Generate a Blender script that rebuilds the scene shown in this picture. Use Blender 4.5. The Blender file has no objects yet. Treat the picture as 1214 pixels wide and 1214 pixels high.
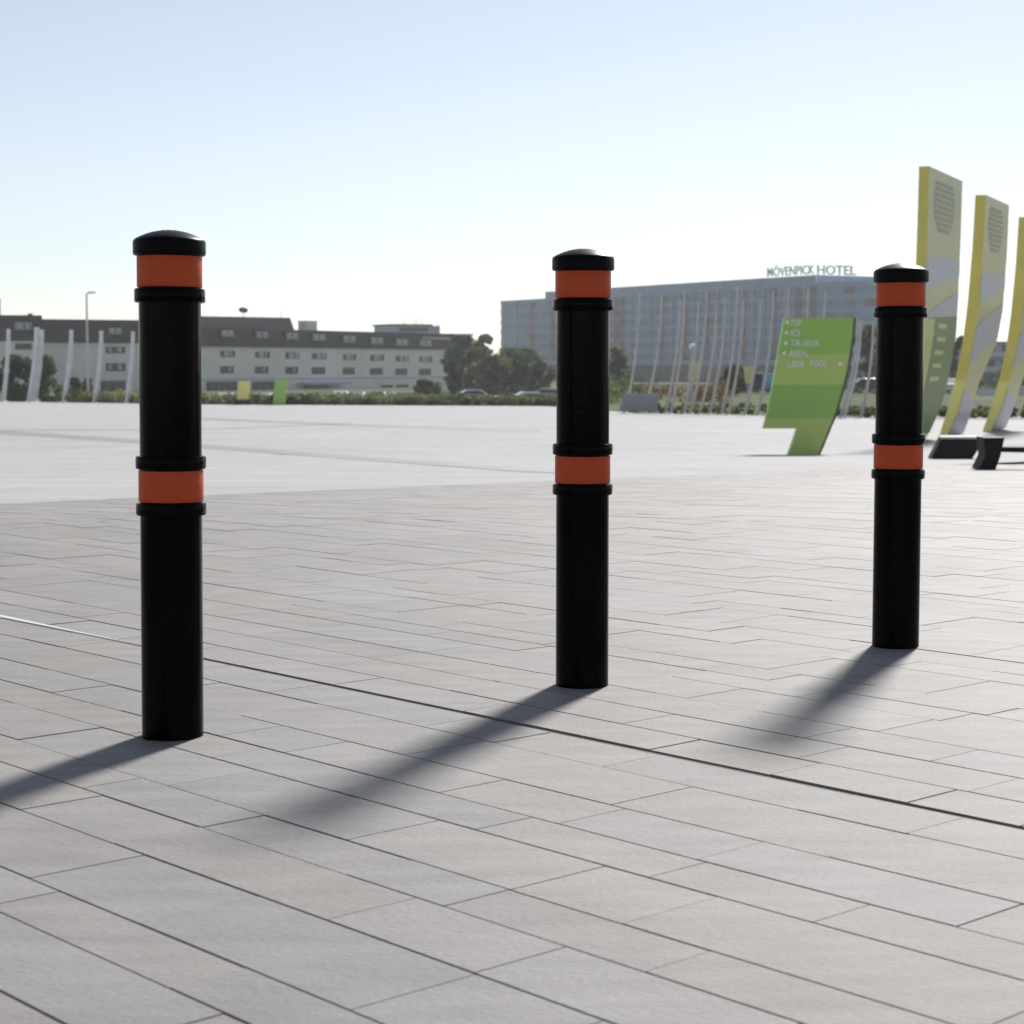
import bpy, bmesh, math, random
from mathutils import Vector, Matrix

# ------------------------------------------------------------------ camera, light, exposure
SC = bpy.context.scene
COL = SC.collection
F, CX, CY = 2250.0, 607.0, 607.0            # focal length and centre of the photograph, in its pixels
CAMH, HORIZON = 0.737, 433.0
PITCH = math.atan((CY - HORIZON) / F)

cam_d = bpy.data.cameras.new('camera')
cam = bpy.data.objects.new('camera', cam_d)
COL.objects.link(cam)
cam.location = (0, 0, CAMH)
cam.rotation_euler = (math.pi / 2 - PITCH, 0, 0)
cam_d.sensor_width = 36
cam_d.lens = 36 * F / 1214
cam_d.clip_start, cam_d.clip_end = 0.05, 6000
cam_d.dof.use_dof = True
cam_d.dof.focus_distance = 4.6
cam_d.dof.aperture_fstop = 10.0
SC.camera = cam

SUN_AZ, SUN_EL = 21.0, 34.0                 # degrees to the right of the view, above the horizon
world = bpy.data.worlds.new('World')
SC.world = world
world.use_nodes = True
wn = world.node_tree
sky = wn.nodes.new('ShaderNodeTexSky')
sky.sky_type = 'NISHITA'
sky.sun_disc = False
sky.sun_elevation = math.radians(SUN_EL)
sky.sun_rotation = math.radians(SUN_AZ)
sky.altitude = 100
sky.air_density = 0.85
sky.dust_density = 0.2
sky.ozone_density = 1.9
bg = wn.nodes['Background']
bg.inputs['Strength'].default_value = 0.072
hs = wn.nodes.new('ShaderNodeHueSaturation')
hs.inputs['Saturation'].default_value = 0.58
wn.links.new(sky.outputs['Color'], hs.inputs['Color'])
wn.links.new(hs.outputs['Color'], bg.inputs['Color'])

sun_d = bpy.data.lights.new('sun', 'SUN')
sun_d.energy = 4.6
sun_d.angle = math.radians(7.0)
sun_d.color = (1.0, 0.96, 0.91)
sun = bpy.data.objects.new('sun', sun_d)
COL.objects.link(sun)
az, el = math.radians(SUN_AZ), math.radians(SUN_EL)
sdir = Vector((math.sin(az) * math.cos(el), math.cos(az) * math.cos(el), math.sin(el)))
sun.rotation_euler = sdir.to_track_quat('Z', 'Y').to_euler()
sun.location = (10, 30, 30)

SC.view_settings.view_transform = 'Standard'
SC.view_settings.look = 'None'
SC.view_settings.gamma = 1
SC.view_settings.exposure = 0.52
SC.view_settings.use_curve_mapping = False
SC.cycles.max_bounces = 6
SC.cycles.volume_bounces = 1

# ------------------------------------------------------------------ helpers
rnd = random.Random(7)


def ray(px, py):
    u, v = (px - CX) / F, (CY - py) / F
    c, s = math.cos(PITCH), math.sin(PITCH)
    return Vector((u, c + v * s, -s + v * c))


def at(px, py, Y):
    """the point of the place seen in direction (px, py), Y metres ahead"""
    d = ray(px, py)
    return Vector((d.x * Y / d.y, Y, CAMH + d.z * Y / d.y))


def plaza_drop(Y):
    """the plaza falls gently away from the camera"""
    if Y <= 9: return 0.0
    if Y <= 42: return 0.0373 * (Y - 9)
    return 1.2309 + 0.0095 * (Y - 42)


def on_plaza(px, py):
    d = ray(px, py)
    t = -d.z / d.y
    lo, hi = 0.5, 400.0
    for _ in range(60):
        m = (lo + hi) / 2
        if CAMH + plaza_drop(m) - t * m > 0: lo = m
        else: hi = m
    return Vector((d.x / d.y * lo, lo, -plaza_drop(lo)))


def lerp_table(tab, x):
    if x <= tab[0][0]: return tab[0][1]
    for (x0, y0), (x1, y1) in zip(tab, tab[1:]):
        if x <= x1: return y0 + (y1 - y0) * (x - x0) / (x1 - x0)
    return tab[-1][1]


EDGE = [(-2200, 476), (0, 476), (240, 479.5), (660, 481.5), (700, 485), (740, 489.5), (1040, 496), (1214, 497), (3400, 498)]
EDGE_U = []
for _px, _py in EDGE:
    _p = on_plaza(_px, _py)
    EDGE_U.append((_p.x / _p.y, _p.y))


def edge_y(u): return lerp_table(EDGE_U, u)


def ground_z(x, y):
    if y < 1: return -0.05
    u = x / y
    ye = edge_y(u)
    if y <= ye: return -plaza_drop(y) - 0.05
    ze = -plaza_drop(ye) - 0.05
    left = lerp_table([(ye, ze), (ye + 5, ze - 0.05), (ye + 22, -3.3), (4000, -3.3)], y)
    right = lerp_table([(ye, ze), (ye + 25, ze - 0.06), (180, -1.95), (300, -2.6), (440, -3.5), (4000, -3.5)], y)
    w = max(0.0, min(1.0, (u - 0.0) / 0.055))
    w = w * w * (3 - 2 * w)
    return left * (1 - w) + right * w


def tag(o, label=None, cat=None, group=None, kind=None):
    if label: o['label'] = label
    if cat: o['category'] = cat
    if group: o['group'] = group
    if kind: o['kind'] = kind
    return o


def empty(name, loc, rz=0):
    o = bpy.data.objects.new(name, None)
    COL.objects.link(o)
    o.location = loc
    o.rotation_euler = (0, 0, rz)
    o.empty_display_size = 0.2
    return o


def copy_tree(o, parent=None):
    c = o.copy()
    COL.objects.link(c)
    c.parent = parent
    for ch in list(o.children):
        copy_tree(ch, c)
    return c


class MB:
    def __init__(self):
        self.v, self.f, self.m = [], [], []

    def add(self, vs, fs, m=0):
        b = len(self.v)
        self.v += [tuple(p) for p in vs]
        self.f += [tuple(b + i for i in f) for f in fs]
        self.m += [m] * len(fs)

    def quad(self, a, b, c, d, m=0): self.add([a, b, c, d], [(0, 1, 2, 3)], m)

    def box(self, lo, hi, m=0):
        (x0, y0, z0), (x1, y1, z1) = lo, hi
        self.add([(x0, y0, z0), (x1, y0, z0), (x1, y1, z0), (x0, y1, z0), (x0, y0, z1), (x1, y0, z1), (x1, y1, z1), (x0, y1, z1)],
                 [(3, 2, 1, 0), (4, 5, 6, 7), (0, 1, 5, 4), (1, 2, 6, 5), (2, 3, 7, 6), (3, 0, 4, 7)], m)

    def hexa(self, p, m=0):
        """eight corners: bottom ring then top ring, anticlockwise from above"""
        self.add(p, [(3, 2, 1, 0), (4, 5, 6, 7), (0, 1, 5, 4), (1, 2, 6, 5), (2, 3, 7, 6), (3, 0, 4, 7)], m)

    def prism(self, poly, vec, m=0):
        n = len(poly)
        vec = Vector(vec)
        a = [Vector(p) for p in poly]
        self.add(a + [p + vec for p in a], [tuple(range(n)), tuple(range(2 * n - 1, n - 1, -1))] +
                 [(i, i + n, (i + 1) % n + n, (i + 1) % n) for i in range(n)], m)

    def tube(self, pts, rad, n=10, m=0):
        pts = [Vector(p) for p in pts]
        vs = []
        for i, p in enumerate(pts):
            t = (pts[min(i + 1, len(pts) - 1)] - pts[max(i - 1, 0)]).normalized()
            a = t.cross(Vector((0, 1, 0))) if abs(t.y) < 0.9 else t.cross(Vector((1, 0, 0)))
            a.normalize()
            b = t.cross(a)
            r = rad[i] if isinstance(rad, (list, tuple)) else rad
            vs += [p + a * (r * math.cos(2 * math.pi * k / n)) + b * (r * math.sin(2 * math.pi * k / n)) for k in range(n)]
        fs = []
        for i in range(len(pts) - 1):
            for k in range(n):
                k2 = (k + 1) % n
                fs.append((i * n + k, i * n + k2, (i + 1) * n + k2, (i + 1) * n + k))
        fs.append(tuple(range(n - 1, -1, -1)))
        fs.append(tuple((len(pts) - 1) * n + k for k in range(n)))
        self.add(vs, fs, m)

    def lathe(self, prof, n=48, m=0, c=(0, 0, 0)):
        vs = []
        for r, z in prof:
            vs += [(c[0] + r * math.cos(2 * math.pi * k / n), c[1] + r * math.sin(2 * math.pi * k / n), c[2] + z) for k in range(n)]
        fs = []
        for i in range(len(prof) - 1):
            for k in range(n):
                k2 = (k + 1) % n
                fs.append((i * n + k, i * n + k2, (i + 1) * n + k2, (i + 1) * n + k))
        fs.append(tuple(range(n - 1, -1, -1)))
        fs.append(tuple((len(prof) - 1) * n + k for k in range(n)))
        self.add(vs, fs, m)

    def blob(self, c, r, n=10, m=0):
        prof = [(r * math.sin(math.pi * i / 6), -r * math.cos(math.pi * i / 6)) for i in range(1, 6)]
        self.lathe(prof, n, m, c)

    def build(self, name, mats, parent=None, smooth=False, fix=False):
        me = bpy.data.meshes.new(name)
        me.from_pydata(self.v, [], self.f)
        if not isinstance(mats, (list, tuple)): mats = [mats]
        for mm in mats: me.materials.append(mm)
        me.polygons.foreach_set('material_index', self.m)
        if fix:
            bm = bmesh.new(); bm.from_mesh(me)
            bmesh.ops.recalc_face_normals(bm, faces=bm.faces)
            bm.to_mesh(me); bm.free()
        if smooth:
            me.shade_smooth() if smooth is True else me.set_sharp_from_angle(angle=math.radians(smooth))
            if smooth is not True:
                me.polygons.foreach_set('use_smooth', [True] * len(me.polygons))
        me.update()
        o = bpy.data.objects.new(name, me)
        COL.objects.link(o)
        if parent: o.parent = parent
        return o


def text_mesh(body, size, extrude=0.0, fat=0.0):
    cu = bpy.data.curves.new('lettering', 'FONT')
    cu.body, cu.size, cu.extrude = body, size, extrude
    cu.resolution_u = 3
    cu.offset = fat
    t = bpy.data.objects.new('lettering', cu)
    COL.objects.link(t)
    bpy.context.view_layer.update()
    me = bpy.data.meshes.new_from_object(t.evaluated_get(bpy.context.evaluated_depsgraph_get()))
    bpy.data.objects.remove(t)
    bpy.data.curves.remove(cu)
    vs = [v.co.copy() for v in me.vertices]
    fs = [tuple(p.vertices) for p in me.polygons]
    bpy.data.meshes.remove(me)
    x0, x1 = min(v.x for v in vs), max(v.x for v in vs)
    z0, z1 = min(v.y for v in vs), max(v.y for v in vs)
    return [((v.x - x0) / (x1 - x0), (v.y - z0) / (z1 - z0), v.z) for v in vs], fs


# ------------------------------------------------------------------ materials
def mat(name, col, rough=0.6, var=0.12, scale=6.0, spec=0.4, metal=0.0, bump=0.0, stretch=(1, 1, 1), col2=None, coat=0.0, detail=5.0, bscale=None):
    m = bpy.data.materials.new(name)
    m.use_nodes = True
    nt = m.node_tree
    p = nt.nodes['Principled BSDF']
    p.inputs['Roughness'].default_value = rough
    p.inputs['Specular IOR Level'].default_value = spec
    p.inputs['Metallic'].default_value = metal
    if coat: p.inputs['Coat Weight'].default_value = coat
    tc = nt.nodes.new('ShaderNodeTexCoord')
    mp = nt.nodes.new('ShaderNodeMapping')
    mp.inputs['Scale'].default_value = stretch
    nt.links.new(tc.outputs['Object'], mp.inputs['Vector'])
    nz = nt.nodes.new('ShaderNodeTexNoise')
    nz.inputs['Scale'].default_value = scale
    nz.inputs['Detail'].default_value = detail
    nt.links.new(mp.outputs['Vector'], nz.inputs['Vector'])
    cr = nt.nodes.new('ShaderNodeValToRGB')
    a = [max(0.0, c * (1 - var)) for c in col]
    b = [min(1.0, c * (1 + var)) for c in (col2 or col)]
    cr.color_ramp.elements[0].position, cr.color_ramp.elements[1].position = 0.32, 0.68
    cr.color_ramp.elements[0].color = (*a, 1)
    cr.color_ramp.elements[1].color = (*b, 1)
    nt.links.new(nz.outputs['Fac'], cr.inputs['Fac'])
    nt.links.new(cr.outputs['Color'], p.inputs['Base Color'])
    if bump:
        bz = nz
        if bscale:
            bz = nt.nodes.new('ShaderNodeTexNoise')
            bz.inputs['Scale'].default_value = bscale
            bz.inputs['Detail'].default_value = 4
            nt.links.new(mp.outputs['Vector'], bz.inputs['Vector'])
        bp = nt.nodes.new('ShaderNodeBump')
        bp.inputs['Strength'].default_value = bump
        bp.inputs['Distance'].default_value = 0.01
        nt.links.new(bz.outputs['Fac'], bp.inputs['Height'])
        nt.links.new(bp.outputs['Normal'], p.inputs['Normal'])
    return m


def slab_material():
    """bush-hammered paving stone: each stone's own tone (attribute) with fine streaks and specks"""
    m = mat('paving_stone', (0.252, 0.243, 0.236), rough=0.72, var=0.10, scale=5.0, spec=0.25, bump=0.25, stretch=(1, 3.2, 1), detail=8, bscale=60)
    nt = m.node_tree
    p = nt.nodes['Principled BSDF']
    src = p.inputs['Base Color'].links[0].from_socket
    at_ = nt.nodes.new('ShaderNodeAttribute'); at_.attribute_name = 'tone'
    mx = nt.nodes.new('ShaderNodeMix'); mx.data_type = 'RGBA'; mx.blend_type = 'MULTIPLY'
    mx.inputs['Factor'].default_value = 1.0
    nt.links.new(src, mx.inputs['A']); nt.links.new(at_.outputs['Color'], mx.inputs['B'])
    # fine grain
    tc = nt.nodes.new('ShaderNodeTexCoord')
    n2 = nt.nodes.new('ShaderNodeTexNoise'); n2.inputs['Scale'].default_value = 140; n2.inputs['Detail'].default_value = 3
    nt.links.new(tc.outputs['Object'], n2.inputs['Vector'])
    r2 = nt.nodes.new('ShaderNodeMapRange')
    r2.inputs['From Min'].default_value, r2.inputs['From Max'].default_value = 0.3, 0.7
    r2.inputs['To Min'].default_value, r2.inputs['To Max'].default_value = 0.93, 1.07
    nt.links.new(n2.outputs['Fac'], r2.inputs['Value'])
    m2 = nt.nodes.new('ShaderNodeMix'); m2.data_type = 'RGBA'; m2.blend_type = 'MULTIPLY'
    m2.inputs['Factor'].default_value = 1.0
    nt.links.new(mx.outputs['Result'], m2.inputs['A']); nt.links.new(r2.outputs['Result'], m2.inputs['B'])
    n3 = nt.nodes.new('ShaderNodeTexNoise'); n3.inputs['Scale'].default_value = 1.1; n3.inputs['Detail'].default_value = 7
    nt.links.new(tc.outputs['Object'], n3.inputs['Vector'])
    r3 = nt.nodes.new('ShaderNodeMapRange')
    r3.inputs['From Min'].default_value, r3.inputs['From Max'].default_value = 0.35, 0.65
    r3.inputs['To Min'].default_value, r3.inputs['To Max'].default_value = 0.92, 1.05
    nt.links.new(n3.outputs['Fac'], r3.inputs['Value'])
    m3 = nt.nodes.new('ShaderNodeMix'); m3.data_type = 'RGBA'; m3.blend_type = 'MULTIPLY'
    m3.inputs['Factor'].default_value = 1.0
    nt.links.new(m2.outputs['Result'], m3.inputs['A']); nt.links.new(r3.outputs['Result'], m3.inputs['B'])
    nt.links.new(m3.outputs['Result'], p.inputs['Base Color'])
    return m


def leaf_mat(name, dark, light, scale=0.5):
    m = mat(name, dark, rough=0.7, var=0.2, scale=scale, spec=0.2, col2=light, detail=3)
    nt = m.node_tree
    p = nt.nodes['Principled BSDF']
    tr = nt.nodes.new('ShaderNodeBsdfTranslucent')
    nt.links.new(p.inputs['Base Color'].links[0].from_socket, tr.inputs['Color'])
    ms = nt.nodes.new('ShaderNodeMixShader'); ms.inputs['Fac'].default_value = 0.42
    nt.links.new(p.outputs['BSDF'], ms.inputs[1]); nt.links.new(tr.outputs['BSDF'], ms.inputs[2])
    nt.links.new(ms.outputs['Shader'], nt.nodes['Material Output'].inputs['Surface'])
    return m


M = {
    'slab': slab_material(),
    'mortar': mat('joint_mortar', (0.15, 0.14, 0.13), rough=0.95, scale=20, spec=0.1),
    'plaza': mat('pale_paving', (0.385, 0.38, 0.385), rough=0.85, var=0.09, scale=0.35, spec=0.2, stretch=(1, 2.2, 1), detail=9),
    'band': mat('grey_paving_band', (0.21, 0.21, 0.215), rough=0.7, scale=0.8),
    'grass': mat('grass_verge', (0.04, 0.06, 0.02), rough=0.95, var=0.35, scale=0.18, spec=0.05, col2=(0.09, 0.11, 0.045), detail=8),
    'asphalt': mat('asphalt', (0.09, 0.09, 0.095), rough=0.85, scale=3),
    'black': mat('black_plastic', (0.0012, 0.0012, 0.0014), rough=0.15, var=0.2, scale=30, spec=0.05, bump=0.03),
    'cap': mat('black_cap_plastic', (0.002, 0.0022, 0.0028), rough=0.38, var=0.2, scale=30, spec=0.08, bump=0.05),
    'orange': mat('orange_reflective_band', (0.53, 0.08, 0.027), rough=0.45, var=0.05, scale=40, spec=0.12),
    'steel_glint': mat('painted_drain_glint', (0.75, 0.75, 0.74), rough=0.35, var=0.06, scale=30, metal=0.3, stretch=(1, 30, 1)),  # pale colour painted in as the glint on the drain
    'slot': mat('drain_slot', (0.075, 0.062, 0.052), rough=0.8, scale=15),
    'mast': mat('pale_grey_mast_paint', (0.54, 0.525, 0.52), rough=0.5, scale=2, var=0.08),
    'pillar': mat('white_pillar_paint', (0.74, 0.74, 0.76), rough=0.5, scale=2, var=0.08),
    'render': mat('warm_grey_render', (0.82, 0.77, 0.73), rough=0.9, var=0.06, scale=0.25, spec=0.2),
    'rooftile': mat('dark_slate_roof', (0.033, 0.029, 0.03), rough=0.8, var=0.25, scale=1.2, spec=0.2, stretch=(1, 1, 3)),
    'glass': mat('dark_window_glass', (0.02, 0.028, 0.033), rough=0.12, var=0.4, scale=0.4, spec=0.3),
    'frame': mat('white_window_frame', (0.6, 0.6, 0.6), rough=0.5),
    'curtain': mat('pale_curtain', (0.45, 0.45, 0.45), rough=0.8, scale=0.6, var=0.2),
    'hglass': mat('blue_grey_cladding', (0.22, 0.31, 0.43), rough=0.4, var=0.22, scale=0.12, spec=0.5, stretch=(1, 1, 2.5)),
    'hribbon': mat('hotel_window_ribbon', (0.16, 0.235, 0.33), rough=0.25, var=0.3, scale=0.3, spec=0.5, stretch=(1, 1, .2)),
    'hband': mat('grey_spandrel', (0.30, 0.385, 0.50), rough=0.5, var=0.1, scale=0.3),
    'hred': mat('dull_red_cladding', (0.28, 0.19, 0.20), rough=0.6, var=0.15, scale=0.5),
    'hdark': mat('dark_hotel_glazing', (0.03, 0.045, 0.055), rough=0.15, var=0.4, scale=0.3, spec=0.5),
    'hpale': mat('pale_hotel_render', (0.5, 0.5, 0.53), rough=0.7, var=0.08, scale=0.3),
    'letters': mat('grey_sign_letters', (0.85, 0.85, 0.9), rough=0.5),
    'green_a': mat('leaf_green_panel', (0.34, 0.58, 0.11), rough=0.4, var=0.05, scale=0.6),
    'green_b': mat('olive_green_panel', (0.48, 0.61, 0.16), rough=0.4, var=0.05, scale=0.6),
    'green_c': mat('dark_green_panel', (0.30, 0.52, 0.11), rough=0.4, var=0.05, scale=0.6),
    'green_d': mat('deep_green_panel', (0.15, 0.235, 0.06), rough=0.45, var=0.05, scale=0.6),  # deeper green of the first totem's printed lower panel
    'pale_yel': mat('pale_yellow_board', (0.72, 0.68, 0.36), rough=0.5, var=0.05),
    'edge': mat('dark_green_edge', (0.05, 0.10, 0.03), rough=0.5),
    'white': mat('white_lettering', (0.92, 0.92, 0.90), rough=0.5, var=0.03),
    'yel': mat('ochre_yellow_paint', (0.72, 0.61, 0.14), rough=0.45, var=0.08, scale=0.7),
    'yel2': mat('bright_yellow_paint', (0.85, 0.77, 0.25), rough=0.45, var=0.08, scale=0.7),
    'face': mat('pale_khaki_panel', (0.54, 0.51, 0.22), rough=0.4, var=0.07, scale=0.5),
    'lav': mat('pale_grey_graphic', (0.45, 0.45, 0.49), rough=0.4, var=0.05),
    'logo': mat('grey_blue_graphic', (0.38, 0.38, 0.25), rough=0.5),
    'dark': mat('dark_brown_bench_paint', (0.018, 0.013, 0.014), rough=0.7, var=0.2, scale=4, spec=0.15),
    'ctop': mat('pale_concrete_cap', (0.5, 0.5, 0.47), rough=0.8),
    'bark': mat('tree_bark', (0.07, 0.055, 0.04), rough=0.9, var=0.3, scale=3, bump=0.4),
    'leaf': leaf_mat('mid_green_foliage', (0.025, 0.045, 0.012), (0.12, 0.16, 0.045)),
    'leaf_dark': leaf_mat('dark_green_foliage', (0.018, 0.034, 0.012), (0.075, 0.11, 0.04)),
    'leaf_olive': leaf_mat('olive_foliage', (0.06, 0.075, 0.025), (0.16, 0.16, 0.06)),
    'leaf_rust': leaf_mat('rust_tinged_foliage', (0.11, 0.065, 0.025), (0.20, 0.12, 0.045)),
    'hedge': leaf_mat('low_planting_leaves', (0.06, 0.085, 0.025), (0.20, 0.22, 0.09), 0.35),
    'car_white': mat('white_car_paint', (0.75, 0.75, 0.76), rough=0.25, var=0.03, coat=0.5),
    'car_silver': mat('silver_car_paint', (0.42, 0.43, 0.44), rough=0.25, var=0.03, coat=0.5),
    'car_dark': mat('dark_grey_car_paint', (0.05, 0.055, 0.06), rough=0.25, var=0.05, coat=0.5),
    'car_blue': mat('bright_blue_car_paint', (0.06, 0.38, 0.62), rough=0.25, var=0.05, coat=0.5),
    'tyre': mat('tyre_rubber', (0.015, 0.015, 0.015), rough=0.9),
    'rim': mat('wheel_rim', (0.4, 0.4, 0.4), rough=0.4, metal=0.6),
    'grey': mat('grey_metal_panel', (0.30, 0.31, 0.34), rough=0.5, var=0.08, scale=1.5),
    'lens': mat('lamp_glass', (0.7, 0.7, 0.7), rough=0.3),
}

def add_flag_joints(m, ang, w, h, dark):
    nt = m.node_tree
    p = nt.nodes['Principled BSDF']
    src = p.inputs['Base Color'].links[0].from_socket
    tc = nt.nodes.new('ShaderNodeTexCoord')
    mp = nt.nodes.new('ShaderNodeMapping')
    mp.inputs['Rotation'].default_value = (0, 0, ang)
    nt.links.new(tc.outputs['Object'], mp.inputs['Vector'])
    br = nt.nodes.new('ShaderNodeTexBrick')
    br.inputs['Scale'].default_value = 1.0
    br.inputs['Brick Width'].default_value, br.inputs['Row Height'].default_value = w, h
    br.inputs['Mortar Size'].default_value = 0.012
    br.inputs['Color1'].default_value = (1, 1, 1, 1)
    br.inputs['Color2'].default_value = (0.93, 0.93, 0.94, 1)
    br.inputs['Mortar'].default_value = (dark, dark, dark, 1)
    nt.links.new(mp.outputs['Vector'], br.inputs['Vector'])
    mx = nt.nodes.new('ShaderNodeMix'); mx.data_type = 'RGBA'; mx.blend_type = 'MULTIPLY'
    mx.inputs['Factor'].default_value = 1.0
    nt.links.new(src, mx.inputs['A']); nt.links.new(br.outputs['Color'], mx.inputs['B'])
    nt.links.new(mx.outputs['Result'], p.inputs['Base Color'])


add_flag_joints(M['plaza'], -math.radians(47.8), 1.1, 0.55, 0.62)

# ------------------------------------------------------------------ ground and plaza
g = MB()
us = [-1.6, -1.2, -0.9, -0.7, -0.5, -0.4] + [-0.33 + 0.0165 * i for i in range(41)] + [0.4, 0.5, 0.7, 0.9, 1.2, 1.6]


def rows_for(u):
    ye = edge_y(u)
    r = [1.0, 5.0, 9.0] + [9 + (42 - 9) * i / 4 for i in (1, 2, 3, 4)] + [42 + (ye - 42) * i / 5 for i in range(1, 6)]
    r += [ye + d for d in (5, 12, 22, 40)] + [180 + (0.01 if ye + 40 > 180 else 0) if False else max(ye + 45, y) for y in (230, 300, 440, 800, 1500, 3800)]
    return r


grid = []
for u in us:
    grid.append([(u * y, y, ground_z(u * y, y)) for y in rows_for(u)])
nr = len(grid[0])
for a, b in zip(grid, grid[1:]):
    for j in range(nr - 1):
        g.quad(a[j], b[j], b[j + 1], a[j + 1])
g.quad((-30, -30, -0.06), (30, -30, -0.06), (30, 1.0, -0.06), (-30, 1.0, -0.06))
tag(g.build('ground', M['grass'], smooth=True), 'green and grey open ground beyond the plaza', 'ground', kind='structure')

# boundary between the near stones and the pale far paving
B0, B1 = on_plaza(0, 597), on_plaza(607, 572)
bdir = Vector((B1.x - B0.x, B1.y - B0.y, 0)).normalized()
bnor = Vector((-bdir.y, bdir.x, 0))          # points to the far side

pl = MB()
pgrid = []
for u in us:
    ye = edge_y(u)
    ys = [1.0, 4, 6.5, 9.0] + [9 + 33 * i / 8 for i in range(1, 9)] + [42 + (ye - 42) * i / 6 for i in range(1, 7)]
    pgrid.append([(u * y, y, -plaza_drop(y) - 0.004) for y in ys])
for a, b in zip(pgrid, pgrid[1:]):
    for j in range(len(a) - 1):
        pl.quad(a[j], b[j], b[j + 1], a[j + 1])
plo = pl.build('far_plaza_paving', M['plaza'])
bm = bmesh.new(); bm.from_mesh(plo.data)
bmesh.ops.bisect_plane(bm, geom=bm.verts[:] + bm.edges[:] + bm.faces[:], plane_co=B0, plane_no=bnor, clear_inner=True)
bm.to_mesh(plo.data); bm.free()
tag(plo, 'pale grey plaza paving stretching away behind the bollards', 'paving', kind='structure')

# near stones: rows of random widths running away to the left, cut in stones of random lengths
TH = math.radians(42.2)
rd = Vector((-math.sin(TH), math.cos(TH), 0))     # along the rows
rn = Vector((math.cos(TH), math.sin(TH), 0))      # across them
lines = [1.025, 1.178, 1.289, 1.482, 1.639, 1.762, 1.953, 2.078, 2.235, 2.44, 2.597, 2.613, 2.765]
DRAIN = (2.597, 2.613)
s = 2.765
while s < 24:
    s += rnd.choice((0.125, 0.16, 0.16, 0.195, 0.26))
    lines.append(s)
s = 1.025
while s > -3:
    s -= rnd.choice((0.125, 0.16, 0.195))
    lines.insert(0, s)
slabs_v, slabs_f, tones = [], [], []
GAP = 0.0023
for s0, s1 in zip(lines, lines[1:]):
    if (s0, s1) == DRAIN: continue
    r = -13 + rnd.random()
    while r < 16:
        L = rnd.choice((0.22, 0.3, 0.38, 0.38, 0.46, 0.55))
        c = rd * (r + L / 2) + rn * ((s0 + s1) / 2)
        if 0.6 < c.y < 27 and abs(c.x) < 0.42 * c.y + 1.2 and (c - B0).dot(bnor) < 0.5:
            t = rnd.gauss(1.0, 0.028)
            warm = rnd.gauss(0.0, 0.010)
            if rnd.random() < 0.12: warm += 0.02
            tone = (t * (1 + warm), t, t * (1 - warm), 1.0)
            g1 = GAP if s0 < 2.5 else (0.0045 if s0 < 2.7 else 0.0019)
            dz = rnd.uniform(-0.0008, 0.0008)
            cs = [rd * a + rn * b for a, b in ((r + g1 * .45, s0 + g1), (r + g1 * .45, s1 - g1), (r + L - g1 * .45, s1 - g1), (r + L - g1 * .45, s0 + g1))]
            b0 = len(slabs_v)
            for q in cs: slabs_v.append((q.x, q.y, -0.02 - plaza_drop(q.y)))
            for q in cs: slabs_v.append((q.x, q.y, dz - plaza_drop(q.y)))
            fs = [(4, 7, 6, 5)] + [(i, i + 4, (i + 1) % 4 + 4, (i + 1) % 4) for i in range(4)]
            for f in fs: slabs_f.append(tuple(b0 + i for i in f)); tones.append(tone)
        r += L
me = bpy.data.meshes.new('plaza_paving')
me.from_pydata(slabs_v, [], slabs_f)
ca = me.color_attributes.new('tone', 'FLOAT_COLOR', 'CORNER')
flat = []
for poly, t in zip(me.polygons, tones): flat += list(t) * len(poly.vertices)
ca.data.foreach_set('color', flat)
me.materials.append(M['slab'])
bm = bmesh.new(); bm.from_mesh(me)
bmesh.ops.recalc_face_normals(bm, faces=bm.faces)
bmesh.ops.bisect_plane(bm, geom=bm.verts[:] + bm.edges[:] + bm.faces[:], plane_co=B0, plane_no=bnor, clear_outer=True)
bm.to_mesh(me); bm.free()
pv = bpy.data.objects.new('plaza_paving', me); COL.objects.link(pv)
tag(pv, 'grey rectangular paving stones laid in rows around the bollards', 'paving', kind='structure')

mo = MB()
xs = [-14 + i * 1.0 for i in range(29)]
ysb = [-6, -2, 0, 3, 6, 9] + [9 + 1.5 * i for i in range(1, 13)]
for x0, x1 in zip(xs, xs[1:]):
    for y0, y1 in zip(ysb, ysb[1:]):
        mo.quad((x0, y0, -0.0045 - plaza_drop(y0)), (x1, y0, -0.0045 - plaza_drop(y0)), (x1, y1, -0.0045 - plaza_drop(y1)), (x0, y1, -0.0045 - plaza_drop(y1)))
moo = mo.build('plaza_bed', M['mortar'])
bm = bmesh.new(); bm.from_mesh(moo.data)
bmesh.ops.bisect_plane(bm, geom=bm.verts[:] + bm.edges[:] + bm.faces[:], plane_co=B0, plane_no=bnor, clear_outer=True)
bm.to_mesh(moo.data); bm.free()
tag(moo, 'dark mortar bed showing in the joints between stones', 'paving', kind='structure')

# slot drain, and the bright glint painted along it
dr = MB()
for a in range(-12, 14):
    p = [rd * a + rn * DRAIN[0], rd * a + rn * DRAIN[1], rd * (a + 1) + rn * DRAIN[1], rd * (a + 1) + rn * DRAIN[0]]
    if (p[0] - B0).dot(bnor) > -1: continue
    zz = [-0.0035 - plaza_drop(q.y) for q in p]
    dr.quad(*[(q.x, q.y, z) for q, z in zip(p, zz)])
tag(dr.build('drain_channel', M['slot']), 'dark narrow slot drain running between the paving stones', 'drain', kind='structure')
st = MB()  # tapering pale wedge, a glint put into shape and colour
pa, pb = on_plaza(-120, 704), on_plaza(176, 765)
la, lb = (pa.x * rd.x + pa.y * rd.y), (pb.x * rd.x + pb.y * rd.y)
st.prism([tuple(rd * q + rn * w) [:2] + (-0.003,) for q, w in ((lb, 2.606), (la, 2.628), (la, 2.584))], (0, 0, 0.006))
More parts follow.
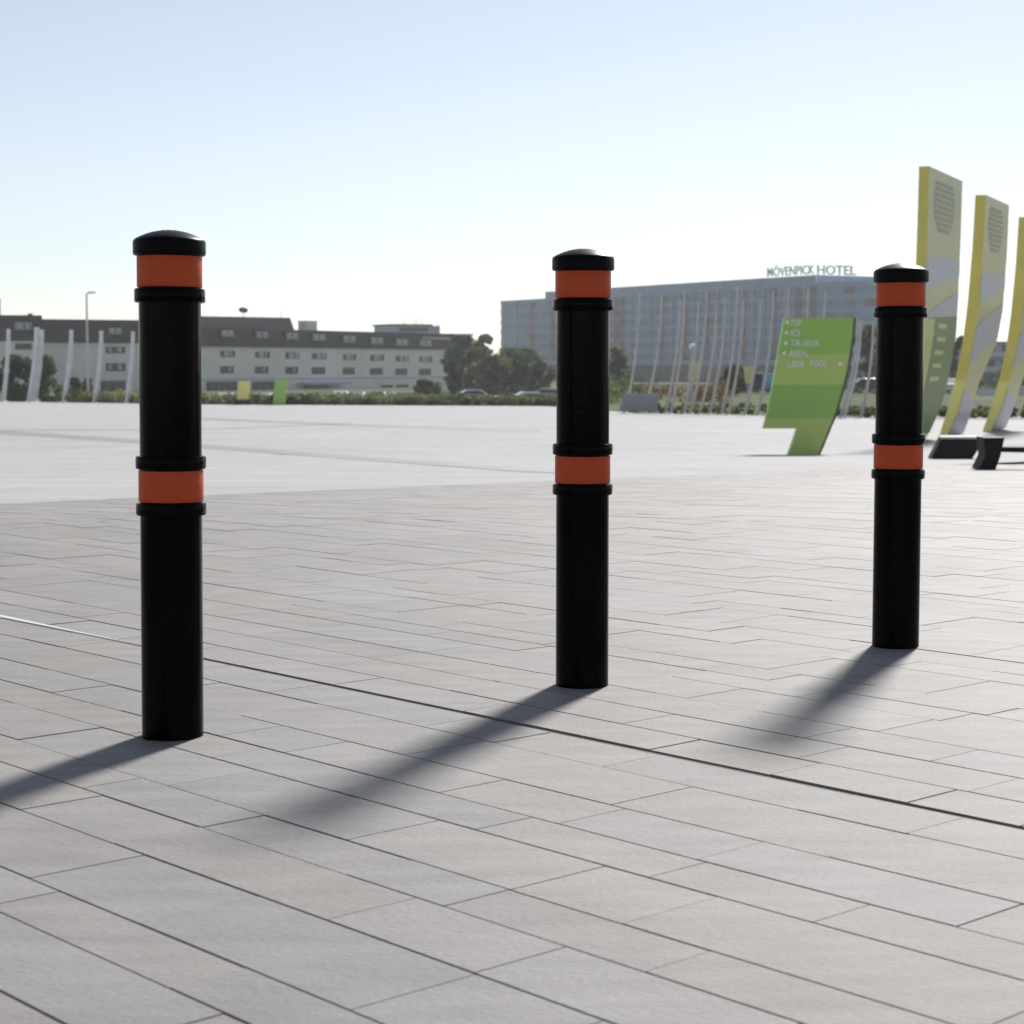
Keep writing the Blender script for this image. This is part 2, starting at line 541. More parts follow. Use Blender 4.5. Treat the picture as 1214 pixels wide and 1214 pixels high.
tag(st.build('drain_glint_strip', M['steel_glint'], fix=True), 'pale wedge painting the bright glint along the slot drain left of the tallest bollard', 'painted glint')

# darker bands laid in the far paving
def ground_strip(name, pts, wpx, material, label):
    b = MB()
    L = []
    for (x0, y0), (x1, y1) in zip(pts, pts[1:]):
        n = max(4, int(abs(x1 - x0) / 25))
        L += [(x0 + (x1 - x0) * i / n, y0 + (y1 - y0) * i / n) for i in range(n)]
    L.append(pts[-1])
    rows = []
    for x, y in L:
        a, c = on_plaza(x, y + wpx / 2), on_plaza(x, y - wpx / 2)
        mid = (a + c) / 2
        rows.append([Vector((q.x, q.y, -plaza_drop(q.y) + 0.0005)) for q in (a, mid, c)])
    for a, c in zip(rows, rows[1:]):
        b.quad(a[0], c[0], c[1], a[1]); b.quad(a[1], c[1], c[2], a[2])
    return tag(b.build(name, material), label, 'paving', kind='structure')


ground_strip('paving_band', [(-60, 508), (160, 523), (607, 556), (660, 558.5)], 4.6, M['band'], 'long grey band crossing the pale paving behind the bollards')
ground_strip('paving_band', [(180, 494), (420, 504), (640, 511)], 2.6, M['band'], 'thin grey band in the far pale paving')
ground_strip('paving_band', [(-40, 510), (240, 509), (420, 502)], 1.0, M['band'], 'faint grey joint in the far pale paving')
ground_strip('road', [(1030, 495.2), (1214, 495.6), (1500, 496)], 4.0, M['asphalt'], 'dark asphalt strip at the far right edge of the plaza')

# ------------------------------------------------------------------ bollards
def ring_prof(r, z0, z1, c=0.004):
    return [(r - 0.012, z0), (r - c, z0), (r - c * .3, z0 + c * .3), (r, z0 + c), (r, z1 - c), (r - c * .3, z1 - c * .3), (r - c, z1), (r - 0.012, z1)]


def make_bollard():
    root = empty('bollard', (0, 0, 0))
    b = MB(); b.lathe([(0.0608, -0.01), (0.0608, 0.0), (0.0604, 0.955), (0.05, 0.96)], 64); b.build('post', M['black'], root, 40)
    for z0, z1 in ((0.441, 0.4665), (0.5325, 0.559), (0.859, 0.887)):
        b = MB(); b.lathe(ring_prof(0.0690, z0, z1), 64); b.build('ring', M['black'], root, 40)
    for z0, z1 in ((0.4685, 0.5305), (0.889, 0.9495)):
        b = MB(); b.lathe(ring_prof(0.0635, z0, z1, 0.0015), 64); b.build('reflective_band', M['orange'], root, 40)
    R = 0.0708
    prof = [(0.055, 0.951), (R - 0.004, 0.951), (R - 0.001, 0.9525), (R, 0.956), (R, 0.977), (R - 0.0015, 0.981), (R - 0.006, 0.9845)]
    for i in range(1, 9):
        a = i / 8
        prof.append(((R - 0.006) * (1 - a) + 0.002 * a, 0.9845 + 0.0165 * (1 - (1 - a) ** 2)))
    b = MB(); b.lathe(prof, 64); cap = b.build('cap', M['cap'], root, 40)
    e = MB()
    for k in range(22):
        a, r = 2 * math.pi * k / 22, 0.034
        if k % 4 == 3: continue
        e.blob((r * math.cos(a), r * math.sin(a), 0.9945), 0.0026, 8)
    for k in range(6):
        a = 2 * math.pi * k / 6
        e.blob((0.014 * math.cos(a), 0.014 * math.sin(a), 0.9988), 0.0026, 8)
    e.build('embossed_mark', M['cap'], cap, True)
    return root


bol = make_bollard()
for i, (px, py, top, lab) in enumerate((
        (205.0, 871.5, 275, 'nearest and tallest black bollard with two orange bands, standing alone at left'),
        (690.0, 811.8, 296, 'middle black bollard with two orange bands, in front of the grey hotel'),
        (1061.5, 765.5, 313, 'farthest black bollard with two orange bands, between the green sign and yellow totems'))):
    o = bol if i == 0 else copy_tree(bol)
    p = on_plaza(px, py)
    o.location = (p.x, p.y, 0)
    o.rotation_euler = (0, math.radians(0.41) if i == 0 else 0, rnd.uniform(-1, 1))
    tag(o, lab, 'bollard', 'black bollards with orange bands')

# ------------------------------------------------------------------ green wayfinding sign
YS = 42.0
zs = -plaza_drop(YS)
def sp(px, py, dy=0.0):
    p = at(px, py, YS); return Vector((p.x, YS + dy, p.z))


SIGN_L = [(378, 930), (400, 926), (420, 922.5), (440, 919), (460, 915.5), (480, 912), (495, 908.5), (508, 905)]
SIGN_R = [(377, 1012), (400, 1010.5), (420, 1007.5), (440, 1004), (460, 999), (480, 993.5), (495, 988.5), (508, 983), (525, 976), (539.5, 970)]
STEM_L = [(508, 945), (525, 939.5), (539.5, 934)]
sign = empty('direction_sign', (at(955, 538, YS).x, YS, zs))
off = sign.location.copy()
def sloc(v): return v - off


pb = MB()
bands = [(377, 420, 0), (420, 456, 1), (456, 496, 2), (496, 508, 1)]
for y0, y1, k in bands:
    n = 4
    for i in range(n):
        ya, yb = y0 + (y1 - y0) * i / n, y0 + (y1 - y0) * (i + 1) / n
        A, B, C, D_ = sp(lerp_table(SIGN_L, ya), ya), sp(lerp_table(SIGN_R, ya), ya), sp(lerp_table(SIGN_R, yb), yb), sp(lerp_table(SIGN_L, yb), yb)
        T = Vector((0, 0.22, 0))
        pb.hexa([sloc(q) for q in (D_, C, C + T, D_ + T, A, B, B + T, A + T)], k)
pb.build('panel', [M['green_a'], M['green_b'], M['green_c']], sign)
sb = MB()
for ya, yb in ((508, 525), (525, 539.5)):
    A, B, C, D_ = sp(lerp_table(STEM_L, ya), ya), sp(lerp_table(SIGN_R, ya), ya), sp(lerp_table(SIGN_R, yb), yb), sp(lerp_table(STEM_L, yb), yb)
    T = Vector((0, 0.22, 0))
    sb.hexa([sloc(q) for q in (D_, C, C + T, D_ + T, A, B, B + T, A + T)])
sb.build('stem', M['green_b'], sign)
eb = MB()
for (ya, xa), (yb, xb) in zip(SIGN_R, SIGN_R[1:]):
    A, B, C, D_ = sp(xa + 0.05, ya, -0.012), sp(xa + 2.6, ya, -0.012), sp(xb + 2.2, yb, -0.012), sp(xb + 0.05, yb, -0.012)
    T = Vector((0, 0.25, 0))
    eb.hexa([sloc(q) for q in (D_, C, C + T, D_ + T, A, B, B + T, A + T)])
eb.build('edge_strip', M['edge'], sign)
for txt, x0, x1, y0, y1 in (('P20', 939, 950, 379, 386), ('ICS', 938, 949, 391, 398), ('TOR LARSON', 938, 971, 403, 410.5), ('AREAL', 936, 959, 415, 422.5),
                            ('LEDE', 935, 954, 428, 435), ('MOOS', 961, 980, 427, 434.5)):
    vs, fs = text_mesh(txt, 1.0, 0.02)
    lb = MB()
    q = []
    for x, z, e in vs:
        p = sp(x0 + (x1 - x0) * x - (1 - z) * 1.0, y1 + (y0 - y1) * z, -0.01 - e * 0.3)
        q.append(sloc(p))
    lb.add(q, fs)
    lb.build('lettering', M['white'], sign)
for x, y in ((932.5, 382), (931.5, 394.5), (931, 406.5), (929, 418.5)):
    ab = MB(); ab.prism([sloc(sp(a, b_, -0.004)) for a, b_ in ((x - 2.6, y), (x + 2.2, y - 2.6), (x + 2.2, y + 2.6))], (0, -0.01, 0)); ab.build('arrow', M['white'], sign, fix=True)
ab = MB(); ab.prism([sloc(sp(a, b_, -0.004)) for a, b_ in ((994, 428.5), (1000, 431), (994, 433.5))], (0, -0.01, 0)); ab.build('arrow', M['white'], sign, fix=True)
tag(sign, 'leaning green direction sign with white lettering and a notched foot', 'sign')

# ------------------------------------------------------------------ tall yellow totems
TOT = [(0.0, 1119, 1128, 1147), (0.105, 1128, 1141, 1156), (0.234, 1137, 1149, 1166), (0.39, 1145, 1157, 1184), (0.55, 1150, 1163, 1191), (0.78, 1154.5, 1167, 1194.5), (1.0, 1157, 1169, 1196)]
TOT1 = [(h, *[1157 + (q - 1090) / 1.12 for q in t]) for h, t in ((0.0, (1052, 1066, 1100)), (0.08, (1062, 1075, 1112)), (0.16, (1069, 1082, 1121)), (0.26, (1076, 1089, 1128)),
        (0.39, (1083, 1096, 1135)), (0.55, (1087, 1100, 1138)), (0.78, (1089, 1102, 1140)), (1.0, (1090, 1103, 1141)))]
Y2 = 56.0
TOP2 = at(1157, 231, Y2).z
H2 = TOP2 + plaza_drop(Y2)
def tot_x(px): return (px - 1157) / F * Y2        # metres from the top left corner


def make_totem(kind):
    """a slab on edge, long side turned right, that sweeps to the left towards its foot"""
    root = empty('totem_sign', (0, 0, 0))
    tab = TOT1 if kind == 'green' else TOT
    W, DEP = tot_x(1196) - tot_x(1169), 3.6

    def sec(h):
        l = lerp_table([(a, tot_x(b)) for a, b, _, _ in tab], h)
        m_ = lerp_table([(a, tot_x(c)) for a, _, c, _ in tab], h)
        r = lerp_table([(a, tot_x(d)) for a, _, _, d in tab], h)
        k = (r - m_) / (tot_x(1196) - tot_x(1169))
        back = DEP * max(0.35, k)
        # world position of the far corner seen at the same direction, a little farther away
        return l, m_, r + back * (1157 + r * F / Y2 - CX) / F, back

    def pt(a, h, out=0.0):
        l, m_, r, back = sec(h)
        n = Vector((back, -(r - m_), 0)).normalized()
        return Vector((m_ + (r - m_) * a, back * a, h * H2)) + n * out

    hs = [0.0, 0.05, 0.105, 0.17, 0.234, 0.31, 0.39, 0.47, 0.55, 0.66, 0.78, 0.9, 1.0]
    nar, bod = MB(), MB()
    ring = []
    for h in hs:
        l, m_, r, back = sec(h)
        ring.append([Vector((l, 0.06, h * H2)), Vector((m_, 0, h * H2)), Vector((r, back, h * H2)), Vector((r - (m_ - l), back + 0.06, h * H2))])
    for a, b in zip(ring, ring[1:]):
        bod.quad(a[1], a[2], b[2], b[1])
        bod.quad(a[2], a[3], b[3], b[2]); bod.quad(a[3], a[0], b[0], b[3])
    bod.quad(*ring[-1])
    bod.build('panel', M['face'], root)
    for i, (a, b) in enumerate(zip(ring, ring[1:])):
        k = 1 if hs[i + 1] <= 0.235 else 0
        T = Vector((0, 0.02, 0))
        nar.quad(a[0], a[1], b[1], b[0], k)
    nar.build('edge_strip', [M['yel'], M['yel2']], root)

    def patch(poly, material, name, out=0.012):
        b = MB()
        b.add([pt(a, h, out) for a, h in poly], [tuple(range(len(poly)))])
        return b.build(name, material, root)

    def strip(lo, hi, material, name, out=0.01, n=14, a0=0.0, a1=1.0):
        b = MB()
        for i in range(n):
            x0, x1 = a0 + (a1 - a0) * i / n, a0 + (a1 - a0) * (i + 1) / n
            y0, y1, z0, z1 = lo(x0), lo(x1), hi(x0), hi(x1)
            q = 6
            for j in range(q):
                f0, f1 = j / q, (j + 1) / q
                b.quad(pt(x0, y0 + (z0 - y0) * f0, out), pt(x1, y1 + (z1 - y1) * f0, out), pt(x1, y1 + (z1 - y1) * f1, out), pt(x0, y0 + (z0 - y0) * f1, out))
        return b.build(name, material, root)
    # emblem near the top: an oval of short bars
    b = MB()
    for i in range(9):
        h = 0.955 - i * 0.021
        w = 0.30 * math.sqrt(max(0.02, 1 - ((i - 3.2) / 5.9) ** 2))
        b.quad(pt(0.46 - w, h - 0.008, 0.012), pt(0.46 + w, h - 0.008, 0.012), pt(0.46 + w, h + 0.005, 0.012), pt(0.46 - w, h + 0.005, 0.012))
    b.build('emblem', M['logo'], root)
    up = lambda x: 0.665 + 0.03 * math.sin(x * 2.4)
    strip(lambda x: 0.545 + 0.085 * x ** 0.8, up, M['lav'], 'graphic')
    strip(lambda x: 0.30 + 0.12 * x, lambda x: 0.44 + 0.13 * x ** 0.7, M['lav'], 'graphic')
    if kind == 'green':
        strip(lambda x: 0.02, lambda x: 0.455 + 0.02 * x, M['green_d'], 'green_panel', 0.018)
        strip(lambda x: 0.02, lambda x: 0.455, M['green_b'], 'green_stripe', 0.024, a0=0.0, a1=0.32)
        for k in range(5):
            h = 0.44 - k * 0.05
            t = MB(); t.quad(pt(0.42, h - 0.017, 0.03), pt(0.68, h - 0.017, 0.03), pt(0.68, h, 0.03), pt(0.42, h, 0.03)); t.build('pictogram', M['face'], root)
    else:
        strip(lambda x: 0.01, lambda x: 0.20 - 0.06 * x, M['lav'], 'graphic', 0.014)
    return root


tot2 = make_totem('plain')
tot3 = copy_tree(tot2)
tot1 = make_totem('green')
for o, px, py, Y, lab in ((tot1, 1090, 197, 50.0, 'tallest yellow and grey totem with a green lower half, behind the farthest bollard'),
                          (tot2, 1157, 231, 56.0, 'middle yellow and grey totem with pale swoosh graphics behind the dark block bench'),
                          (tot3, 1208.5, 257, 62.0, 'rightmost yellow totem cut off by the frame')):
    p = at(px, py, Y)
    o.location = (p.x, Y, -plaza_drop(Y))
    hh = p.z + plaza_drop(Y)
    o.scale = (Y / Y2, Y / Y2, hh / H2)
    tag(o, lab, 'totem', 'tall yellow totems')

# dark benches before the totems
def bench_at(px, py): return on_plaza(px, py)


p0 = on_plaza(1103, 544)
YB = p0.y
be = empty('bench', (p0.x, YB, -plaza_drop(YB)))
def bl(px, py, dy=0.0):
    p = at(px, py, YB); return Vector((p.x, YB + dy, p.z)) - Vector(be.location)


b = MB()
A, B, C, D_ = bl(1103, 545), bl(1152, 545), bl(1167, 520.5), bl(1116, 520.5)
T = Vector((0.15, 0.9, 0))
b.hexa([A, B, B + T, A + T, D_, C, C + T, D_ + T])
b.build('body', M['dark'], be)
b = MB()
U = Vector((0, 0, 0.035))
e0, e1 = bl(1115, 520.4, -0.03), bl(1168, 520.4, -0.03)
b.hexa([e0, e1, e1 + T, e0 + T, e0 + U, e1 + U, e1 + T + U, e0 + T + U])
b.build('seat', M['ctop'], be)
tag(be, 'dark slanted block bench with a pale top before the totems', 'bench')

p0 = on_plaza(1170, 557)
YC = p0.y
be2 = empty('bench', (p0.x, YC, -plaza_drop(YC)))
def cl(px, py, dy=0.0):
    p = at(px, py, YC); return Vector((p.x, YC + dy, p.z)) - Vector(be2.location)


b = MB()
for s_ in (0,):
    A, B, C, D_ = cl(1160, 557.5), cl(1180, 557.5), cl(1191, 519), cl(1166, 519)
    E, F_ = cl(1168, 541), cl(1186, 541)
    T = Vector((0.05, 0.55, 0))
    b.hexa([A, B, B + T, A + T, E, F_, F_ + T, E + T])
    b.hexa([E, F_, F_ + T, E + T, D_, C, C + T, D_ + T])
b.build('leg', M['dark'], be2)
b = MB()
A, B, C, D_ = cl(1187.4, 536), cl(1290, 538), cl(1290, 531), cl(1189, 530)
T = Vector((0.05, 0.5, 0))
b.hexa([A, B, B + T, A + T, D_, C, C + T, D_ + T])
b.build('seat', M['dark'], be2)
b = MB()
A, B, C, D_ = cl(1262, 558.5), cl(1282, 558.5), cl(1290, 538.3), cl(1270, 538.3)
b.hexa([A, B, B + T, A + T, D_, C, C + T, D_ + T])
b.build('leg', M['dark'], be2)
tag(be2, 'dark thin slab bench on a slanted leg at the right edge', 'bench')

# ------------------------------------------------------------------ curved masts and white pillars
def make_mast(name, material, r0, r1, curve=1.0):
    root = empty(name, (0, 0, 0))
    b = MB()
    pts, rs = [], []
    for i in range(17):
        t = i / 16
        x = -(1 - t) ** 2.0 * 1.0
        pts.append((x + 1.0, 0, t)); rs.append((r0 + (r1 - r0) * t))
    return root, pts, rs


def mast(px0, py0, px1, py1, Y, r0, r1, name, material, label, group, power=2.0, cap=False):
    base, top = at(px0, py0, Y), at(px1, py1, Y)
    zb = ground_z(base.x, Y) if Y > edge_y(base.x / Y) else -plaza_drop(Y)
    root = empty(name, (base.x, Y, zb))
    dx, H = top.x - base.x, top.z - zb
    b = MB()
    pts, rs = [], []
    for i in range(15):
        t = i / 14
        pts.append((dx * (1 - (1 - t) ** power), 0, H * t)); rs.append(r0 + (r1 - r0) * t)
    b.tube(pts, rs, 10); b.build('shaft', material, root, 50)
    b = MB(); b.lathe([(r0 * 1.9, 0), (r0 * 1.9, 0.06), (r0 * 1.3, 0.09)], 12); b.build('base_plate', material, root)
    tag(root, label, 'mast', group)
    return root


ORD = ['first', 'second', 'third', 'fourth', 'fifth', 'sixth', 'seventh', 'eighth', 'ninth', 'tenth', 'eleventh', 'twelfth', 'thirteenth', 'fourteenth', 'fifteenth', 'sixteenth', 'seventeenth', 'eighteenth', 'nineteenth']
Z4 = 340 / 1214
masts = [(75, 660, 136, 170), (155, 668, 230, 178), (245, 670, 306, 195), (268, 675, 326, 162), (322, 676, 384, 205), (352, 676, 420, 160), (388, 678, 462, 220),
         (432, 680, 498, 185), (482, 680, 550, 140), (510, 682, 576, 195), (580, 682, 648, 205), (636, 684, 702, 160), (690, 684, 766, 145), (770, 684, 850, 150),
         (850, 684, 922, 165), (985, 688, 1062, 270), (1003, 688, 1074, 285), (1072, 690, 1126, 300)]
for i, (x0, y0, x1, y1) in enumerate(masts):
    px0, py0, px1, py1 = 720 + x0 * Z4, 300 + y0 * Z4, 720 + x1 * Z4, 300 + y1 * Z4
    Y = edge_y((px0 - CX) / F) + 0.6 + (i % 3) * 0.5
    mast(px0, py0, px1, py1, Y, 0.075, 0.05, 'curved_mast', M['mast'],
         'slender curved grey mast before the hotel, %s from the left in its row' % ORD[i], 'curved masts along the plaza edge')
pil = [(-14, 476, -8, 388, .2), (3.5, 476, 10, 390, .2), (34.5, 476, 43.5, 388, .24), (40.5, 476.3, 49.5, 391, .22), (75.5, 476.5, 84.5, 391, .20), (112, 477, 120, 392, .19), (150, 477.5, 157.5, 393, .17), (186, 478, 194, 394, .17)]
for i, (px0, py0, px1, py1, r) in enumerate(pil):
    Y = edge_y((px0 - CX) / F) + 0.7 + (1.2 if i == 3 else 0)
    if px1 < 0: continue
    mast(px0, py0, px1, py1, Y, r, r * 0.85, 'leaning_pillar', M['pillar'],
         'thick white leaning pillar at far left, %s from the left frame edge' % ORD[i - 1], 'white leaning pillars along the plaza edge', 1.6)

# street lamps
YL = edge_y((97 - CX) / F) + 3
pb_, pt_ = at(98, 476, YL), at(102.5, 348, YL)
lamp = empty('street_lamp', (pt_.x, YL, ground_z(pt_.x, YL)))
H = pt_.z - lamp.location.z
b = MB(); b.tube([(0, 0, 0), (0, 0, H * .5), (0, 0, H)], [0.13, 0.1, 0.07], 10); b.build('pole', M['mast'], lamp, 50)
b = MB(); b.tube([(0, 0, H - 0.05), (0.25, 0, H + 0.05), (0.6, 0, H + 0.08)], 0.05, 8); b.build('arm', M['mast'], lamp, 50)
b = MB(); b.hexa([(0.1, -0.14, H + .02), (0.85, -0.14, H + .02), (0.85, 0.14, H + .02), (0.1, 0.14, H + .02), (0.15, -0.1, H + .16), (0.75, -0.1, H + .16), (0.75, 0.1, H + .16), (0.15, 0.1, H + .16)])
b.build('lamp_head', M['mast'], lamp)
tag(lamp, 'tall thin street lamp rising above the dark roof at far left', 'street lamp')
YL = 120.0
pt_ = at(820, 411, YL)
lamp = empty('globe_lamp', (pt_.x, YL, ground_z(pt_.x, YL)))
H = pt_.z - lamp.location.z
b = MB(); b.tube([(0, 0, 0), (0, 0, H - .15)], [0.06, 0.045], 8); b.build('pole', M['mast'], lamp, 50)
b = MB(); b.blob((0, 0, H), 0.2, 14); b.build('lamp_shade', M['white'], lamp, True)
tag(lamp, 'round white globe lamp among the curved masts', 'street lamp')

# ------------------------------------------------------------------ buildings
class Facade:
    """a vertical wall plane from ground direction px0 (Y0) to px1 (Y1); local x runs along it, local y goes into the building"""
    def __init__(s, px0, Y0, px1, Y1):
        s.A, s.B = Vector(((px0 - CX) / F * Y0, Y0, 0)), Vector(((px1 - CX) / F * Y1, Y1, 0))
        s.d = (s.B - s.A).normalized(); s.n = Vector((-s.d.y, s.d.x, 0)); s.L = (s.B - s.A).length
        s.rz = math.atan2(s.d.y, s.d.x)

    def u(s, px):
        k = (px - CX) / F
        den = s.d.x - k * s.d.y
        return (k * s.A.y - s.A.x) / den

    def uz(s, px, py):
        u = s.u(px); Y = s.A.y + s.d.y * u
        return u, at(px, py, Y).z


def box_part(name, m, parent, u0, u1, v0, v1, z0, z1):
    b = MB(); b.box((u0, v0, z0), (u1, v1, z1)); return b.build(name, m, parent)


def window_part(parent, u0, u1, z0, z1, v=0.0, split=2, blind=None, fm='frame'):
    """frame ring standing 3 cm proud of the wall, glass set back inside it"""
    t = 0.09
    f = MB()
    f.box((u0, v - 0.03, z0), (u1, v + 0.1, z0 + t)); f.box((u0, v - 0.03, z1 - t), (u1, v + 0.1, z1))
    f.box((u0, v - 0.03, z0 + t), (u0 + t, v + 0.1, z1 - t)); f.box((u1 - t, v - 0.03, z0 + t), (u1, v + 0.1, z1 - t))
    for k in range(1, split):
        c = u0 + (u1 - u0) * k / split
        f.box((c - t / 2, v - 0.03, z0 + t), (c + t / 2, v + 0.1, z1 - t))
    w = f.build('window', M[fm], parent)
    p = MB(); p.box((u0 + t, v - 0.012, z0 + t), (u1 - t, v + 0.06, z1 - t)); p.build('pane', M['glass'], w)
    if blind:
        for a, bb in blind:
            c = MB()
            c.box((u0 + t + (u1 - u0 - 2 * t) * a, v - 0.02, z0 + t + (z1 - z0) * 0.08), (u0 + t + (u1 - u0 - 2 * t) * bb, v - 0.012, z1 - t))
            c.build('curtain', M['curtain'], w)
    return w


def roof_mb(u0, u1, v0, v1, zb, zt, over=0.35, slope=1.3):
    b = MB()
    b.hexa([(u0 - over, v0 - over, zb), (u1 + over, v0 - over, zb), (u1 + over, v1 + over, zb), (u0 - over, v1 + over, zb),
            (u0 - over * .3, v0 + slope, zt), (u1 + over * .3, v0 + slope, zt), (u1 + over * .3, v1 - slope, zt), (u0 - over * .3, v1 - slope, zt)])
    return b


# --- main grey block with the dark mansard roof
fc = Facade(238, 300, 541, 362)
zg = ground_z(fc.A.x, fc.A.y)
bd = empty('office_building', (fc.A.x, fc.A.y, 0), fc.rz)
_, zE = fc.uz(300, 411.5)
_, zR = fc.uz(450, 393.5)
_, zR2 = fc.uz(300, 374.5)
DEPTH = 13.0
uw = fc.uz(357, 400)[0]
box_part('wall', M['render'], bd, 0, fc.L, 0, DEPTH, zg - 0.5, zE)
rf = roof_mb(0, fc.L, 0, DEPTH, zE, zR, 0.35, 0.55).build('roof', M['rooftile'], bd)
b = MB()
u0, u1 = 1.0, uw
b.hexa([(u0, 1.25, zR), (u1, 1.25, zR), (u1, DEPTH - 1.6, zR), (u0, DEPTH - 1.6, zR), (u0 + .5, 2.0, zR2 - .25), (u1 - .2, 2.0, zR2), (u1 - .2, DEPTH - 3, zR2), (u0 + .5, DEPTH - 3, zR2 - .25)])
b.build('upper_roof', M['rooftile'], rf)
wx = [(262, 278), (303, 319), (339, 354), (370, 386), (407, 421), (439, 454), (469, 483), (497, 511)]
dy = [395, 396.5, 398, 399.5, 401.5, 403.5, 405.5, 406.5]
for i, (x0, x1) in enumerate(wx):
    xc = (x0 + x1) / 2
    u0, zt = fc.uz(xc - 7, dy[i] - 3.4); u1, zb_ = fc.uz(xc + 7, dy[i] + 4.2)
    fl = MB(); fl.box((u0 - .25, -0.22, zb_ - .2), (u1 + .25, 1.9, zt + .25))
    dm = fl.build('dormer', M['rooftile'], bd)
    window_part(bd, u0, u1, zb_, zt, -0.24, 2, [(0.05, 0.42), (0.58, 0.95)])
    for k, (ya, yb) in enumerate(((dy[i] + 18.5, dy[i] + 26.5), (dy[i] + 37.5, dy[i] + 46.0))):
        if k == 1: ya, yb = 434.0 + i * 0.45, 442.5 + i * 0.35
        else: ya, yb = 415.0 + i * 1.0, 424.0 + i * 0.85
        u0, zt = fc.uz(x0, ya); u1, zb_ = fc.uz(x1 + (2 if k == 0 else 0), yb)
        bl_ = None
        if k == 0: bl_ = [(0.3 + rnd.uniform(-.15, .1), 0.62), (0.7, 0.7 + rnd.uniform(.1, .28))]
        elif i < 3: bl_ = [(0.62, 0.8)]
        window_part(bd, u0, u1, zb_, zt, 0.0, 3 if k else 2, bl_, 'glass' if k else 'frame')
# ground floor glazing and canopy
u0, zt = fc.uz(245, 452); u1, zb_ = fc.uz(282, 466)
window_part(bd, u0, u1, zb_, zt, 0, 5, None, 'grey')
u0, zt = fc.uz(299, 452); u1, zb_ = fc.uz(336, 466)
window_part(bd, u0, u1, zb_, zt, 0, 4, None, 'grey')
u0, zt = fc.uz(352, 453.5); u1, _ = fc.uz(404, 460)
b = MB(); b.box((u0, -2.6, zt - .35), (u1, -0.02, zt)); b.build('canopy', M['hband'], bd)
for x0, x1, y0, y1 in ((452, 466, 456.5, 463), (470, 484, 456, 460), (360, 390, 456, 463)):
    u0, zt = fc.uz(x0, y0); u1, zb_ = fc.uz(x1, y1)
    window_part(bd, u0, u1, zb_, zt, 0, 2, None, 'glass')
u0, zt = fc.uz(238, 449.5); u1, zb_ = fc.uz(541, 450.5)
box_part('string_course', M['hband'], bd, 0.3, fc.L - .3, -0.06, -0.003, zt - .18, zt)
# chimney, dish, rooftop letters
u0, zt = fc.uz(376.5, 381); u1, _ = fc.uz(389, 392)
b = MB(); b.box((u0, 2.2, zR - .6), (u1, 4.0, zt)); b.box((u0 - .1, 2.1, zt), (u1 + .1, 4.1, zt + .15)); b.build('chimney', M['render'], rf)
u0, zt = fc.uz(307, 366)
b = MB(); b.tube([(u0, 3, zR2 - .4), (u0, 3, zt)], 0.06, 8)
dz = b.build('dish_mast', M['mast'], rf)
b = MB()
c = Vector((u0, 3, zt))
nrm = Vector((-0.45, -0.25, -0.75)).normalized()
ax = nrm.cross(Vector((0, 1, 0))).normalized(); ay = nrm.cross(ax)
rings = []
for k in range(5):
    r = 0.75 * k / 4 + 0.02
    rings.append([c + nrm * (0.22 * (r / .75) ** 2) + ax * r * math.cos(t * math.pi / 10) + ay * r * math.sin(t * math.pi / 10) for t in range(20)])
vs = [q for rr in rings for q in rr]
b.add(vs, [(k * 20 + t, k * 20 + (t + 1) % 20, (k + 1) * 20 + (t + 1) % 20, (k + 1) * 20 + t) for k in range(4) for t in range(20)])
b.build('satellite_dish', M['rooftile'], rf, True)
u0, zt = fc.uz(351, 369); b = MB(); b.tube([(u0, 3, zR2 - .3), (u0, 3, zt)], 0.04, 6); b.tube([(u0 - .3, 3, zt - .1), (u0 + .3, 3, zt - .1)], 0.03, 6); b.build('antenna', M['mast'], rf)
u0, zt = fc.uz(501, 399.6); u1, zb_ = fc.uz(534, 402.6)
b = MB()
n = 13
for k in range(n):
    a0 = u0 + (u1 - u0) * k / n
    b.box((a0, -0.1, zb_), (a0 + (u1 - u0) / n * .72, 0.02, zt))
b.build('roof_sign', M['frame'], rf)
tag(bd, 'long grey office block with dark mansard roof and dormers in the centre left distance', 'building')

# --- left wings behind the pillars
fc = Facade(53, 295, 236, 306)
zg = ground_z(fc.A.x, fc.A.y)
bw = empty('office_building', (fc.A.x, fc.A.y, 0), fc.rz)
_, zE = fc.uz(120, 406.5); _, zR = fc.uz(88, 378.5)
box_part('wall', M['render'], bw, 0, fc.L, 0, 12, zg - .5, zE)
rf = roof_mb(0, fc.L, 0, 12, zE, zR, 0.3, 0.8).build('roof', M['rooftile'], bw)
for x0, x1 in ((127, 150), (182, 204)):
    for x, y0, y1, fm in ((0, 411, 419, 'glass'), (0, 430.5, 440, 'glass')):
        u0, zt = fc.uz(x0, y0); u1, zb_ = fc.uz(x1, y1)
        window_part(bw, u0, u1, zb_, zt, 0, 2, [(0.1, 0.3), (0.6, 0.85)], fm)
    u0, zt = fc.uz(x0 + 4, 389); u1, zb_ = fc.uz(x1 - 4, 396)
    b = MB(); b.box((u0 - .2, -0.2, zb_ - .2), (u1 + .2, 1.5, zt + .2)); b.build('dormer', M['rooftile'], bw)
    window_part(bw, u0, u1, zb_, zt, -0.22, 2, [(0.05, 0.4), (0.6, 0.95)])
    u0, zt = fc.uz(x0 - 7, 451); u1, zb_ = fc.uz(x1, 464)
    window_part(bw, u0, u1, zb_, zt, 0, 3, None, 'grey')
tag(bw, 'grey office wing with a dark roof behind the white pillars', 'building')

